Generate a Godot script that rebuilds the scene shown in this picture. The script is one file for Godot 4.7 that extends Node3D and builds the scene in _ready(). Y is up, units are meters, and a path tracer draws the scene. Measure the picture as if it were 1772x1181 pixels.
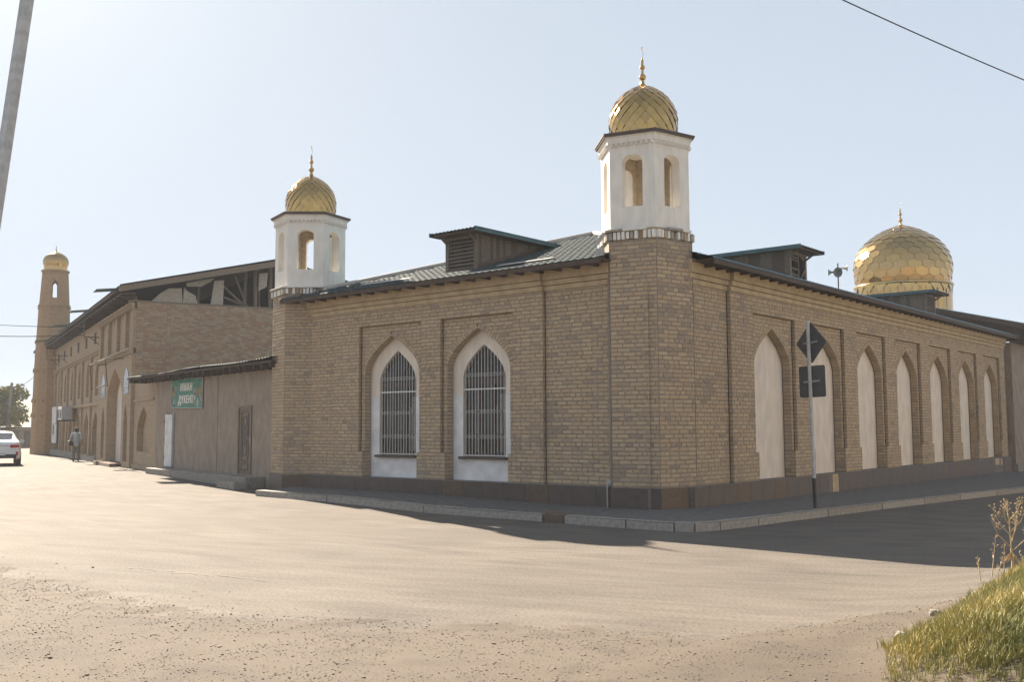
extends Node3D

const PIX_F := 1736.5 / 1772.0
const CAM := Vector3(9.975, 1.6, 16.632)
const COURSE := 0.085

var rng := RandomNumberGenerator.new()
var names := {}
var M := {}
var pal: Array[Color] = []
var pal_mat: Array[StandardMaterial3D] = []
var pal_red_from := 0
var brick_mesh: ArrayMesh
var brick_lists := {}
var stain := FastNoiseLite.new()


# ---------------------------------------------------------------- mesh builder
class MB:
	var v := PackedVector3Array()
	var n := PackedVector3Array()
	var t := PackedVector2Array()
	var c := PackedColorArray()
	var tint := Color.WHITE

	func vert(p: Vector3, nn: Vector3, uv: Vector2) -> void:
		v.append(p)
		n.append(nn)
		t.append(uv)
		c.append(tint)

	func uv_of(p: Vector3, fn: Vector3) -> Vector2:
		if absf(fn.y) > 0.75:
			return Vector2(p.x, p.z)
		var h := Vector3(fn.z, 0, -fn.x).normalized()
		return Vector2(p.dot(h), -p.y)

	# three points counter-clockwise seen from outside
	func tri(a: Vector3, b: Vector3, d: Vector3) -> void:
		var fn := (b - a).cross(d - a).normalized()
		vert(a, fn, uv_of(a, fn))
		vert(d, fn, uv_of(d, fn))
		vert(b, fn, uv_of(b, fn))

	func quad(a: Vector3, b: Vector3, d: Vector3, e: Vector3) -> void:
		tri(a, b, d)
		tri(a, d, e)

	func smooth_tri(a: Vector3, b: Vector3, d: Vector3, na: Vector3, nb: Vector3, nd: Vector3) -> void:
		vert(a, na, uv_of(a, na))
		vert(d, nd, uv_of(d, nd))
		vert(b, nb, uv_of(b, nb))

	func box(lo: Vector3, hi: Vector3, xf := Transform3D()) -> void:
		var p: Array[Vector3] = []
		for i in 8:
			p.append(xf * Vector3(hi.x if i & 1 else lo.x, hi.y if i & 2 else lo.y, hi.z if i & 4 else lo.z))
		quad(p[4], p[5], p[7], p[6])
		quad(p[1], p[0], p[2], p[3])
		quad(p[5], p[1], p[3], p[7])
		quad(p[0], p[4], p[6], p[2])
		quad(p[6], p[7], p[3], p[2])
		quad(p[0], p[1], p[5], p[4])

	# box with chamfered edges, centred at the transform's origin
	func cbox(size: Vector3, ch: float, xf := Transform3D()) -> void:
		var h := size * 0.5
		ch = minf(ch, minf(h.x, minf(h.y, h.z)) * 0.6)
		for ax in 3:
			for s: float in [-1.0, 1.0]:
				var u := (ax + 1) % 3
				var w := (ax + 2) % 3
				var q: Array[Vector3] = []
				for k: Vector2 in [Vector2(-1, -1), Vector2(1, -1), Vector2(1, 1), Vector2(-1, 1)]:
					var p := Vector3()
					p[ax] = s * h[ax]
					p[u] = k.x * (h[u] - ch)
					p[w] = k.y * (h[w] - ch)
					q.append(xf * p)
				if s > 0:
					quad(q[0], q[1], q[2], q[3])
				else:
					quad(q[3], q[2], q[1], q[0])
		for ax in 3:
			var u := (ax + 1) % 3
			var w := (ax + 2) % 3
			for su: float in [-1.0, 1.0]:
				for sw: float in [-1.0, 1.0]:
					var q: Array[Vector3] = []
					for k: Vector2 in [Vector2(-1, 0), Vector2(1, 0), Vector2(1, 1), Vector2(-1, 1)]:
						var p := Vector3()
						p[ax] = k.x * (h[ax] - ch)
						p[u] = su * (h[u] - (ch if k.y > 0 else 0.0))
						p[w] = sw * (h[w] - (0.0 if k.y > 0 else ch))
						q.append(xf * p)
					if su * sw > 0:
						quad(q[3], q[2], q[1], q[0])
					else:
						quad(q[0], q[1], q[2], q[3])
		for sx: float in [-1.0, 1.0]:
			for sy: float in [-1.0, 1.0]:
				for sz: float in [-1.0, 1.0]:
					var a := xf * Vector3(sx * h.x, sy * (h.y - ch), sz * (h.z - ch))
					var b := xf * Vector3(sx * (h.x - ch), sy * h.y, sz * (h.z - ch))
					var d := xf * Vector3(sx * (h.x - ch), sy * (h.y - ch), sz * h.z)
					if sx * sy * sz > 0:
						tri(a, b, d)
					else:
						tri(a, d, b)

	# swept round bar through points
	func tube(path: Array, radii: Array, sides := 8, caps := true) -> void:
		var rings := []
		var norms := []
		var last := Vector3.ZERO
		for i in path.size():
			var a: Vector3 = path[maxi(i - 1, 0)]
			var b: Vector3 = path[mini(i + 1, path.size() - 1)]
			var d := (b - a).normalized()
			var x := d.cross(Vector3.UP if absf(d.y) < 0.95 else Vector3.RIGHT).normalized()
			if i > 0 and last.length() > 0.1:
				x = (last - d * last.dot(d)).normalized()
			last = x
			var y := d.cross(x)
			var ring := []
			var nr := []
			var rad: float = radii[mini(i, radii.size() - 1)]
			for k in sides:
				var an := TAU * k / sides
				var o := x * cos(an) + y * sin(an)
				ring.append(path[i] + o * rad)
				nr.append(o)
			rings.append(ring)
			norms.append(nr)
		for i in path.size() - 1:
			for k in sides:
				var k2 := (k + 1) % sides
				smooth_tri(rings[i][k], rings[i][k2], rings[i + 1][k2], norms[i][k], norms[i][k2], norms[i + 1][k2])
				smooth_tri(rings[i][k], rings[i + 1][k2], rings[i + 1][k], norms[i][k], norms[i + 1][k2], norms[i + 1][k])
		if caps:
			for e: int in [0, path.size() - 1]:
				var dirv: Vector3 = (path[1] - path[0]) if e == 0 else (path[e - 1] - path[e])
				for k in range(1, sides - 1):
					if e == 0:
						tri(rings[e][0], rings[e][k + 1], rings[e][k])
					else:
						tri(rings[e][0], rings[e][k], rings[e][k + 1])

	# profile of Vector2(radius, height) going upwards, turned about the y axis
	func lathe(prof: Array, seg: int, xf := Transform3D(), flat := false, a0 := 0.0, wrap := 0.0) -> void:
		for i in prof.size() - 1:
			var p: Vector2 = prof[i]
			var q: Vector2 = prof[i + 1]
			var ns: Array[Vector2] = []
			for j: int in [i, i + 1]:
				var lo: Vector2 = prof[maxi(j - 1, 0)]
				var hi: Vector2 = prof[mini(j + 1, prof.size() - 1)]
				if flat:
					lo = p
					hi = q
				var d := hi - lo
				ns.append(Vector2(d.y, -d.x).normalized())
			for k in seg:
				var t0 := a0 + TAU * k / seg
				var t1 := a0 + TAU * (k + 1) / seg
				var d0 := Vector3(sin(t0), 0, cos(t0))
				var d1 := Vector3(sin(t1), 0, cos(t1))
				var a := xf * (d0 * p.x + Vector3.UP * p.y)
				var b := xf * (d1 * p.x + Vector3.UP * p.y)
				var e := xf * (d1 * q.x + Vector3.UP * q.y)
				var f := xf * (d0 * q.x + Vector3.UP * q.y)
				if flat:
					if p.x > 0.0001:
						tri(a, b, e)
					if q.x > 0.0001:
						tri(a, e, f)
					if wrap > 0.0:     # run the pattern round the drum
						var m := t.size()
						var us := [t0, t1, t1, t0]
						var vs := [p.y, p.y, q.y, q.y]
						var o := [0, 2, 1, 0, 3, 2]
						for w in 6:
							t[m - 6 + w] = Vector2(us[o[w]] * wrap, -vs[o[w]])
				else:
					var na := xf.basis * (d0 * ns[0].x + Vector3.UP * ns[0].y)
					var nb := xf.basis * (d1 * ns[0].x + Vector3.UP * ns[0].y)
					var ne := xf.basis * (d1 * ns[1].x + Vector3.UP * ns[1].y)
					var nf := xf.basis * (d0 * ns[1].x + Vector3.UP * ns[1].y)
					if p.x > 0.0001:
						smooth_tri(a, b, e, na, nb, ne)
					if q.x > 0.0001:
						smooth_tri(a, e, f, na, ne, nf)

	# outline counter-clockwise in the local xy plane, pushed out along local +z
	func extrude(poly: PackedVector2Array, depth: float, xf := Transform3D()) -> void:
		var area := 0.0
		for i in poly.size():
			area += poly[i].cross(poly[(i + 1) % poly.size()])
		if area < 0:
			poly.reverse()
		var idx := Geometry2D.triangulate_polygon(poly)
		for i in range(0, idx.size(), 3):
			var a := poly[idx[i]]
			var b := poly[idx[i + 1]]
			var d := poly[idx[i + 2]]
			if (b - a).cross(d - a) < 0:
				var s := b
				b = d
				d = s
			tri(xf * Vector3(a.x, a.y, depth), xf * Vector3(b.x, b.y, depth), xf * Vector3(d.x, d.y, depth))
			tri(xf * Vector3(a.x, a.y, 0), xf * Vector3(d.x, d.y, 0), xf * Vector3(b.x, b.y, 0))
		for i in poly.size():
			var a := poly[i]
			var b := poly[(i + 1) % poly.size()]
			quad(xf * Vector3(a.x, a.y, 0), xf * Vector3(b.x, b.y, 0), xf * Vector3(b.x, b.y, depth), xf * Vector3(a.x, a.y, depth))

	# rows of points; rows go "up", columns go "right" seen from outside
	func grid(rows: Array, closed := false, cols := []) -> void:
		var h := rows.size()
		var w: int = rows[0].size()
		var nn := []
		for j in h:
			var r := PackedVector3Array()
			for i in w:
				var il := (i - 1 + w) % w if closed else maxi(i - 1, 0)
				var ir := (i + 1) % w if closed else mini(i + 1, w - 1)
				var du: Vector3 = rows[j][ir] - rows[j][il]
				var dv: Vector3 = rows[mini(j + 1, h - 1)][i] - rows[maxi(j - 1, 0)][i]
				var x := du.cross(dv)
				r.append(x.normalized() if x.length() > 1e-9 else Vector3.UP)
			nn.append(r)
		for j in h - 1:
			for i in (w if closed else w - 1):
				var k := (i + 1) % w
				for q: Array in [[[j, i], [j, k], [j + 1, k]], [[j, i], [j + 1, k], [j + 1, i]]]:
					for e: Array in [q[0], q[2], q[1]]:
						var p: Vector3 = rows[e[0]][e[1]]
						if not cols.is_empty():
							tint = cols[e[0]][e[1]]
						vert(p, nn[e[0]][e[1]], uv_of(p, nn[e[0]][e[1]]))

	func mesh() -> ArrayMesh:
		var a := []
		a.resize(Mesh.ARRAY_MAX)
		a[Mesh.ARRAY_VERTEX] = v
		a[Mesh.ARRAY_NORMAL] = n
		a[Mesh.ARRAY_TEX_UV] = t
		a[Mesh.ARRAY_COLOR] = c
		var m := ArrayMesh.new()
		if v.size():
			m.add_surface_from_arrays(Mesh.PRIMITIVE_TRIANGLES, a)
		return m


# ---------------------------------------------------------------- naming and tagging
func numbered(parent: Node, called: String) -> String:
	var key := "%d/%s" % [parent.get_instance_id(), called]
	var k: int = names.get(key, 0)
	names[key] = k + 1
	return called if k == 0 else "%s_%03d" % [called, k]


func put(o: Node3D, called: String, parent: Node = self) -> Node3D:
	o.name = numbered(parent, called)
	parent.add_child(o, true)
	return o


func obj(called: String, b: MB, mat: Material, parent: Node = self) -> MeshInstance3D:
	return inst(called, b.mesh(), mat, parent)


func inst(called: String, m: Mesh, mat: Material, parent: Node = self, xf := Transform3D()) -> MeshInstance3D:
	var o := MeshInstance3D.new()
	o.mesh = m
	o.material_override = mat
	o.transform = xf
	put(o, called, parent)
	return o


func tag(o: Node, label: String, category := "", group := "", kind := "") -> Node:
	if label:
		o.set_meta("label", label)
	if category:
		o.set_meta("category", category)
	if group:
		o.set_meta("group", group)
	if kind:
		o.set_meta("kind", kind)
	return o


func thing(called: String, label: String, category: String, at := Vector3.ZERO, turn := 0.0, group := "") -> Node3D:
	var o := Node3D.new()
	o.position = at
	o.rotation.y = turn
	put(o, called)
	tag(o, label, category, group)
	return o


func setting(called: String, b: MB, mat: Material) -> MeshInstance3D:
	var o := obj(called, b, mat)
	o.set_meta("kind", "structure")
	return o


func stuff_multi(called: String, m: Mesh, mat: Material, xfs: Array, cols: Array, parent: Node = self) -> MultiMeshInstance3D:
	var mm := MultiMesh.new()
	mm.transform_format = MultiMesh.TRANSFORM_3D
	mm.use_colors = not cols.is_empty()
	mm.mesh = m
	mm.instance_count = xfs.size()
	for i in xfs.size():
		mm.set_instance_transform(i, xfs[i])
		if not cols.is_empty():
			mm.set_instance_color(i, cols[i])
	var o := MultiMeshInstance3D.new()
	o.multimesh = mm
	o.material_override = mat
	put(o, called, parent)
	o.set_meta("kind", "stuff")
	return o


func v3(a: Array) -> Vector3:
	return Vector3(a[0], a[1], a[2])


func ss(a: float, b: float, x: float) -> float:
	return smoothstep(a, b, x)


func along(x: float, pts: Array) -> float:
	for i in pts.size() - 1:
		if x <= pts[i + 1].x:
			return lerpf(pts[i].y, pts[i + 1].y, smoothstep(pts[i].x, pts[i + 1].x, x))
	return pts[-1].y


# height of the road and the ground beside it
func land(x: float, z: float) -> float:
	var h := along(x, [Vector2(-60, 0.0), Vector2(-36, 0.05), Vector2(-22, 0.10), Vector2(-10, -0.08), Vector2(-3, -0.16), Vector2(1, -0.19), Vector2(8, -0.23)])
	h -= 0.0125 * maxf(0.0, -z - 1.0) * ss(-1.0, 1.0, x)
	h += 0.17 * ss(4.5, 10.5, z) * ss(-20.0, -8.0, x)
	h += 0.16 * ss(5.6, 7.4, x) * ss(1.5, 4.5, z) * (1.0 - ss(4.5, 10.5, z))
	return h


# height of the pavement round the mosque, falling a little towards the kerb
func pave(x: float, z: float) -> float:
	var h := along(x, [Vector2(-12, 0.10), Vector2(-8, 0.09), Vector2(-1.5, 0.015), Vector2(1, 0.0)])
	h -= 0.0125 * maxf(0.0, -z - 1.0) * ss(-1.0, 1.0, x)
	return h - 0.045 * clampf(maxf(x, z) / 1.7, 0.0, 1.2)


# ---------------------------------------------------------------- materials
func lin(r: float, g: float, b: float) -> Color:
	return Color(r, g, b).linear_to_srgb()


func noise_tex(seed_: int, freq: float, lo: float, hi: float, oct := 5, size := 512, bias := 0.5) -> NoiseTexture2D:
	var f := FastNoiseLite.new()
	f.seed = seed_
	f.frequency = freq
	f.fractal_octaves = oct
	f.noise_type = FastNoiseLite.TYPE_SIMPLEX_SMOOTH
	var nt := NoiseTexture2D.new()
	nt.noise = f
	nt.width = size
	nt.height = size
	nt.seamless = true
	var g := Gradient.new()
	g.set_color(0, Color(lo, lo, lo))
	g.set_color(1, Color(hi, hi, hi))
	g.add_point(bias, Color((lo + hi) / 2, (lo + hi) / 2, (lo + hi) / 2))
	nt.color_ramp = g
	return nt


func mat(called: String, col: Color, rough := 0.9, metal := 0.0) -> StandardMaterial3D:
	var m := StandardMaterial3D.new()
	m.resource_name = called
	m.albedo_color = col
	m.roughness = rough
	m.metallic = metal
	M[called] = m
	return m


func grain(m: StandardMaterial3D, tex: Texture2D, metres: float, bump: Texture2D = null, bump_cm := 0.0) -> StandardMaterial3D:
	m.albedo_texture = tex
	m.uv1_triplanar = true
	m.uv1_world_triplanar = true
	m.uv1_scale = Vector3.ONE / metres
	if bump:
		m.heightmap_enabled = true
		m.heightmap_texture = bump
		m.heightmap_scale = bump_cm
	return m


# bricks in rows for surfaces too far off for single bricks (u and v in metres)
func far_brick_images() -> Array:
	var w := 512
	var h := 512
	var rows := 16
	var cols := 6
	var im := Image.create(w, h, false, Image.FORMAT_RGB8)
	var bm := Image.create(w, h, false, Image.FORMAT_RGB8)
	var g := FastNoiseLite.new()
	g.frequency = 0.05
	im.fill(Color(0.53, 0.475, 0.41))
	bm.fill(Color(0.2, 0.2, 0.2))
	for r in rows:
		var y0 := r * h / rows
		var y1 := (r + 1) * h / rows - 7
		var head := r % 6 == 3
		var k := cols * 2 if head else cols
		for i in k:
			var bw := w / float(k)
			var x0 := int(i * bw + (0.0 if r % 2 == 0 else bw * 0.5)) + rng.randi_range(-3, 3)
			var bcol := pal[rng.randi() % pal_red_from].linear_to_srgb()
			for xx in range(x0, x0 + int(bw) - 7):
				for yy in range(y0, y1):
					var f := 1.0 + 0.12 * g.get_noise_2d(xx * 3, yy * 3)
					im.set_pixel((xx + w) % w, yy, Color(bcol.r * f, bcol.g * f, bcol.b * f))
			bm.fill_rect(Rect2i(maxi(x0, 0), y0, int(bw) - 7, y1 - y0), Color(0.9, 0.9, 0.9))
			if x0 + int(bw) > w:
				bm.fill_rect(Rect2i(0, y0, x0 + int(bw) - 7 - w, y1 - y0), Color(0.9, 0.9, 0.9))
	return [ImageTexture.create_from_image(im), ImageTexture.create_from_image(bm)]


# the same bricks with limier joints
func softened(t: ImageTexture) -> ImageTexture:
	var im := t.get_image()
	var c := Color(0.66, 0.58, 0.48)
	for y in im.get_height():
		for x in im.get_width():
			im.set_pixel(x, y, im.get_pixel(x, y).lerp(c, 0.62))
	return ImageTexture.create_from_image(im)


func make_materials() -> void:
	var base := [
		Vector3(0.475, 0.355, 0.222), Vector3(0.495, 0.372, 0.235), Vector3(0.455, 0.335, 0.21), Vector3(0.505, 0.385, 0.245),
		Vector3(0.445, 0.33, 0.213), Vector3(0.475, 0.34, 0.215), Vector3(0.435, 0.33, 0.225), Vector3(0.485, 0.37, 0.24),
		Vector3(0.375, 0.29, 0.205), Vector3(0.325, 0.255, 0.185),
		Vector3(0.44, 0.265, 0.155), Vector3(0.41, 0.235, 0.14), Vector3(0.455, 0.295, 0.175), Vector3(0.38, 0.225, 0.14)]
	pal_red_from = 10
	var fine := noise_tex(3, 0.03, 0.92, 1.0, 5)
	var coarse := noise_tex(4, 0.012, 0.78, 1.0, 6)
	var soft := noise_tex(5, 0.006, 0.86, 1.0, 5)
	var streaks := noise_tex(8, 0.010, 0.90, 1.0, 6)
	var rough_bump := noise_tex(6, 0.06, 0.0, 1.0, 5)
	M["fine_tex"] = fine
	M["coarse_tex"] = coarse
	M["bump_tex"] = rough_bump
	for i in base.size():
		var b: Vector3 = base[i]
		pal.append(Color(b.x, b.y, b.z))
		pal_mat.append(grain(mat("brick_tone_%d" % i, lin(b.x, b.y, b.z), 0.92), fine, 0.7, rough_bump, 0.25))
	var bm := grain(mat("brickwork", Color.WHITE, 0.92), fine, 0.7, rough_bump, 0.25)
	bm.vertex_color_use_as_albedo = true
	grain(mat("mortar", lin(0.34, 0.28, 0.215), 0.95), coarse, 0.9, rough_bump, 0.4)
	grain(mat("plaster", lin(0.76, 0.67, 0.57), 0.9), streaks, 2.2, rough_bump, 0.1)
	grain(mat("white_paint", lin(0.79, 0.78, 0.77), 0.85), soft, 1.7, rough_bump, 0.1)
	grain(mat("lantern_white", lin(0.80, 0.76, 0.69), 0.85), streaks, 1.5, rough_bump, 0.15)
	grain(mat("sand_band", lin(0.50, 0.385, 0.235), 0.9), soft, 1.1, rough_bump, 0.2)
	grain(mat("old_stone", lin(0.42, 0.38, 0.33), 0.92), coarse, 0.6, rough_bump, 0.5)
	grain(mat("plinth_tile", lin(0.085, 0.061, 0.048), 0.5), soft, 0.9, rough_bump, 0.05)
	grain(mat("plinth_tile_brown", lin(0.13, 0.082, 0.05), 0.55), coarse, 0.7, rough_bump, 0.05)
	grain(mat("grout", lin(0.21, 0.19, 0.17), 0.9), coarse, 0.5)
	grain(mat("concrete", lin(0.34, 0.305, 0.26), 0.9), coarse, 0.8, rough_bump, 0.5)
	grain(mat("kerb_concrete", lin(0.40, 0.365, 0.315), 0.9), coarse, 0.7, rough_bump, 0.6)
	grain(mat("rough_stone", lin(0.24, 0.17, 0.125), 0.95), coarse, 0.3, rough_bump, 1.5)
	grain(mat("clay_plaster", lin(0.36, 0.29, 0.225), 0.95), noise_tex(7, 0.014, 0.82, 1.0, 7), 3.0, rough_bump, 1.0)
	M.clay_plaster.uv1_scale = Vector3(0.42, 0.2, 0.42)
	grain(mat("clay_plaster_pale", lin(0.50, 0.43, 0.35), 0.95), coarse, 0.9)
	grain(mat("house_plaster", lin(0.66, 0.57, 0.44), 0.92), soft, 1.9)
	grain(mat("post_paint", lin(0.60, 0.60, 0.585), 0.5), coarse, 0.5)
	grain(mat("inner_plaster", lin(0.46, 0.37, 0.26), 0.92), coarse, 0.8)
	grain(mat("rust_iron", lin(0.11, 0.075, 0.055), 0.8), coarse, 0.4)
	grain(mat("roof_metal", lin(0.035, 0.105, 0.125), 0.42, 0.0), soft, 1.5)
	grain(mat("roof_metal_dusty", lin(0.055, 0.075, 0.078), 0.85, 0.0), coarse, 1.2)
	M.roof_metal_dusty.metallic_specular = 0.25
	M.plaster.uv1_scale = Vector3(0.55, 0.2, 0.55)
	M.lantern_white.uv1_scale = Vector3(0.9, 0.28, 0.9)
	grain(mat("ridge_metal", lin(0.45, 0.42, 0.38), 0.45), soft, 1.0)
	grain(mat("brown_metal", lin(0.10, 0.065, 0.045), 0.45), soft, 1.0)
	grain(mat("dark_wood", lin(0.085, 0.055, 0.036), 0.85), coarse, 0.8, rough_bump, 0.4)
	grain(mat("grey_wood", lin(0.20, 0.165, 0.13), 0.9), coarse, 0.45, rough_bump, 0.5)
	grain(mat("grey_wood_dark", lin(0.13, 0.105, 0.082), 0.9), coarse, 0.45, rough_bump, 0.5)
	grain(mat("bare_timber", lin(0.27, 0.21, 0.15), 0.9), coarse, 0.5, rough_bump, 0.4)
	grain(mat("gold", lin(0.62, 0.40, 0.15), 0.15, 1.0), soft, 0.5)
	grain(mat("gold_dull", lin(0.55, 0.36, 0.15), 0.21, 1.0), soft, 0.4)
	grain(mat("gold_pale", lin(0.64, 0.43, 0.18), 0.19, 1.0), soft, 0.4)
	mat("gold_core", lin(0.26, 0.17, 0.07), 0.45, 1.0)
	mat("silver", lin(0.8, 0.78, 0.72), 0.3, 1.0)
	grain(mat("frame_brown", lin(0.075, 0.048, 0.034), 0.5), soft, 0.5)
	grain(mat("bar_white", lin(0.72, 0.70, 0.66), 0.5), soft, 0.4)
	var gl := mat("glass", Color(0.3, 0.33, 0.34, 0.04), 0.03)
	gl.metallic_specular = 0.3
	gl.transparency = BaseMaterial3D.TRANSPARENCY_ALPHA
	grain(mat("curtain", lin(0.56, 0.54, 0.50), 0.95), soft, 0.5)
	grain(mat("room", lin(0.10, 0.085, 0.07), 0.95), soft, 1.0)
	grain(mat("galvanised", lin(0.42, 0.42, 0.42), 0.45, 0.6), soft, 0.4)
	grain(mat("sign_back", lin(0.10, 0.10, 0.105), 0.6, 0.2), soft, 0.5)
	grain(mat("pole_paint", lin(0.52, 0.50, 0.47), 0.55), soft, 0.5)
	mat("black_paint", lin(0.02, 0.02, 0.02), 0.5)
	grain(mat("horn_grey", lin(0.22, 0.22, 0.21), 0.55), soft, 0.3)
	grain(mat("horn_beige", lin(0.60, 0.55, 0.45), 0.55), soft, 0.3)
	grain(mat("door_brown", lin(0.20, 0.14, 0.095), 0.6), coarse, 0.6)
	grain(mat("door_white", lin(0.70, 0.70, 0.69), 0.6), soft, 0.8)
	mat("door_line", lin(0.06, 0.055, 0.055), 0.6)
	grain(mat("cable_black", lin(0.02, 0.02, 0.02), 1.0), soft, 0.5)
	M.cable_black.metallic_specular = 0.0
	grain(mat("asphalt_walk", lin(0.155, 0.147, 0.138), 0.85), coarse, 1.4, rough_bump, 0.6)
	grain(mat("blue_glass", lin(0.12, 0.19, 0.27), 0.25), soft, 0.6)
	grain(mat("hill", lin(0.20, 0.18, 0.12), 0.95), coarse, 30.0)
	grain(mat("trunk", lin(0.12, 0.09, 0.065), 0.95), coarse, 0.5)
	var lf := mat("leaves", Color.WHITE, 0.8)
	lf.vertex_color_use_as_albedo = true
	lf.backlight_enabled = true
	lf.backlight = Color(0.25, 0.26, 0.08)
	var gr := mat("grass", Color.WHITE, 0.75)
	gr.vertex_color_use_as_albedo = true
	gr.backlight_enabled = true
	gr.backlight = Color(0.30, 0.31, 0.10)
	var dry := mat("dry_stem", lin(0.36, 0.27, 0.15), 0.85)
	dry.backlight_enabled = true
	dry.backlight = Color(0.2, 0.16, 0.1)
	var fb := far_brick_images()
	for nm: String in ["far_brick", "far_brick_warm"]:
		var m := mat(nm, Color.WHITE if nm == "far_brick" else Color(1.0, 0.93, 0.85), 0.93)
		m.albedo_texture = fb[0] if nm == "far_brick" else softened(fb[0])
		m.uv1_scale = Vector3(1.0 / 1.548, 1.0 / 1.36, 1)
		m.heightmap_enabled = true
		m.heightmap_texture = fb[1]
		m.heightmap_scale = 1.2


func _ready() -> void:
	rng.seed = 20417
	# ---- camera
	var cam := Camera3D.new()
	cam.name = "camera"
	cam.keep_aspect = Camera3D.KEEP_HEIGHT
	cam.fov = 37.56
	cam.far = 2500.0
	cam.near = 0.1
	add_child(cam)
	cam.position = CAM
	cam.rotation_order = EULER_ORDER_YXZ
	cam.rotation_degrees = Vector3(4.897, 39.729, -0.27)
	cam.current = true
	# ---- sun, sky, exposure
	var to_sun := Vector3(-1.51, 1.0, -0.485).normalized()
	var sun := DirectionalLight3D.new()
	sun.name = "sun"
	sun.light_color = Color(1.0, 0.94, 0.86)
	sun.light_energy = 1.32
	sun.light_angular_distance = 0.55
	sun.shadow_enabled = true
	sun.sky_mode = DirectionalLight3D.SKY_MODE_LIGHT_ONLY
	add_child(sun)
	sun.look_at_from_position(to_sun * 50.0, Vector3.ZERO)
	var env := Environment.new()
	env.background_mode = Environment.BG_SKY
	var sky := Sky.new()
	var pano := PanoramaSkyMaterial.new()
	pano.panorama = sky_image(to_sun)
	sky.sky_material = pano
	env.sky = sky
	env.tonemap_mode = Environment.TONE_MAPPER_LINEAR
	env.tonemap_exposure = 4.6
	env.sdfgi_enabled = true
	env.ssao_enabled = true
	env.ssil_enabled = true
	env.fog_enabled = true
	env.fog_density = 0.0008
	env.fog_light_color = Color(0.90, 0.92, 0.95)
	var we := WorldEnvironment.new()
	we.name = "world"
	we.environment = env
	add_child(we)
	# ---- everything else, large structure first
	stain.seed = 11
	stain.frequency = 0.9
	stain.fractal_octaves = 3
	make_materials()
	make_brick_mesh()
	build_ground()
	build_mosque()
	build_minarets()
	build_rear_hall()
	build_main_dome()
	build_annex()
	build_long_building()
	build_tall_minaret()
	build_kerbs()
	build_road_sign()
	build_loudspeaker()
	build_car()
	build_person()
	build_background()
	build_poles_and_wires()
	build_house_opposite()
	build_plants()


# a hazy clear sky, whiter towards the sun
func sky_image(to_sun: Vector3) -> ImageTexture:
	var w := 512
	var h := 256
	var im := Image.create(w, h, false, Image.FORMAT_RGBF)
	for j in h:
		var el := (0.5 - (j + 0.5) / h) * PI
		for i in w:
			var az := (i + 0.5) / w * TAU
			var d := Vector3(sin(az) * cos(el), sin(el), -cos(az) * cos(el))
			var up := maxf(d.y, 0.0)
			var k := pow(1.0 - up, 0.8)
			var c := Vector3(0.054, 0.071, 0.097).lerp(Vector3(0.147, 0.170, 0.199), k)
			var g := rad_to_deg(acos(clampf(d.dot(to_sun), -1, 1)))
			c += Vector3(0.072, 0.062, 0.048) * exp(-g / 27.0) + Vector3(0.22, 0.2, 0.165) * exp(-g / 7.0)
			if d.y < 0:
				c = Vector3(0.2, 0.18, 0.15)
			im.set_pixel(i, j, Color(c.x, c.y, c.z))
	return ImageTexture.create_from_image(im)


# ---------------------------------------------------------------- brickwork
func make_brick_mesh() -> void:
	# front face at z = 0, body running back to z = -0.06; edges chamfered on the front
	var b := MB.new()
	var hx := 0.12
	var hy := 0.0305
	var c := 0.005
	var f := [Vector3(-hx + c, -hy + c, 0), Vector3(hx - c, -hy + c, 0), Vector3(hx - c, hy - c, 0), Vector3(-hx + c, hy - c, 0)]
	var m := [Vector3(-hx, -hy, -c), Vector3(hx, -hy, -c), Vector3(hx, hy, -c), Vector3(-hx, hy, -c)]
	var k := [Vector3(-hx, -hy, -0.06), Vector3(hx, -hy, -0.06), Vector3(hx, hy, -0.06), Vector3(-hx, hy, -0.06)]
	b.quad(f[0], f[1], f[2], f[3])
	for i in 4:
		var j := (i + 1) % 4
		b.quad(m[i], m[j], f[j], f[i])
		b.quad(k[i], k[j], m[j], m[i])
	brick_mesh = b.mesh()


func add_brick(root: Node3D, part: Node3D, o: Vector3, u: Vector3, y: Vector3, n: Vector3, len_: float, h: float, depth: float, tone := -1) -> void:
	if not brick_lists.has(root):
		brick_lists[root] = []
	var bs := Basis(u * (len_ / 0.24), y * (h / 0.061), n * (depth / 0.06))
	if tone < 0:
		var s := stain.get_noise_3d(o.x + root.position.x, o.y, o.z + root.position.z)
		tone = rng.randi() % 8
		if s > 0.3 and rng.randf() < 0.3:
			tone = 8
		elif s > 0.42 and rng.randf() < 0.3:
			tone = 9
		elif rng.randf() < 0.03:
			tone = 8
		# sooty courses under the crown of the corner towers, and the stained face of the nearer one
		if root.name.begins_with("corner_minaret"):
			if o.y > 4.72 and rng.randf() < 0.62:
				tone = 8 + rng.randi() % 2
			elif root.position.x > -5.0 and n.x > 0.8 and o.y > 2.9 and s > -0.25 and rng.randf() < 0.5:
				tone = 8 + rng.randi() % 2
		elif o.y < 0.75 and s > -0.1 and rng.randf() < 0.3:
			tone = [6, 8, 9][rng.randi() % 3]
	var w := root.transform * o
	var to := CAM - w
	var size := len_ * h * maxf((root.transform.basis * n).dot(to.normalized()), 0.0) / to.length_squared()
	brick_lists[root].append([Transform3D(bs, o), tone, size, part])


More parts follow.
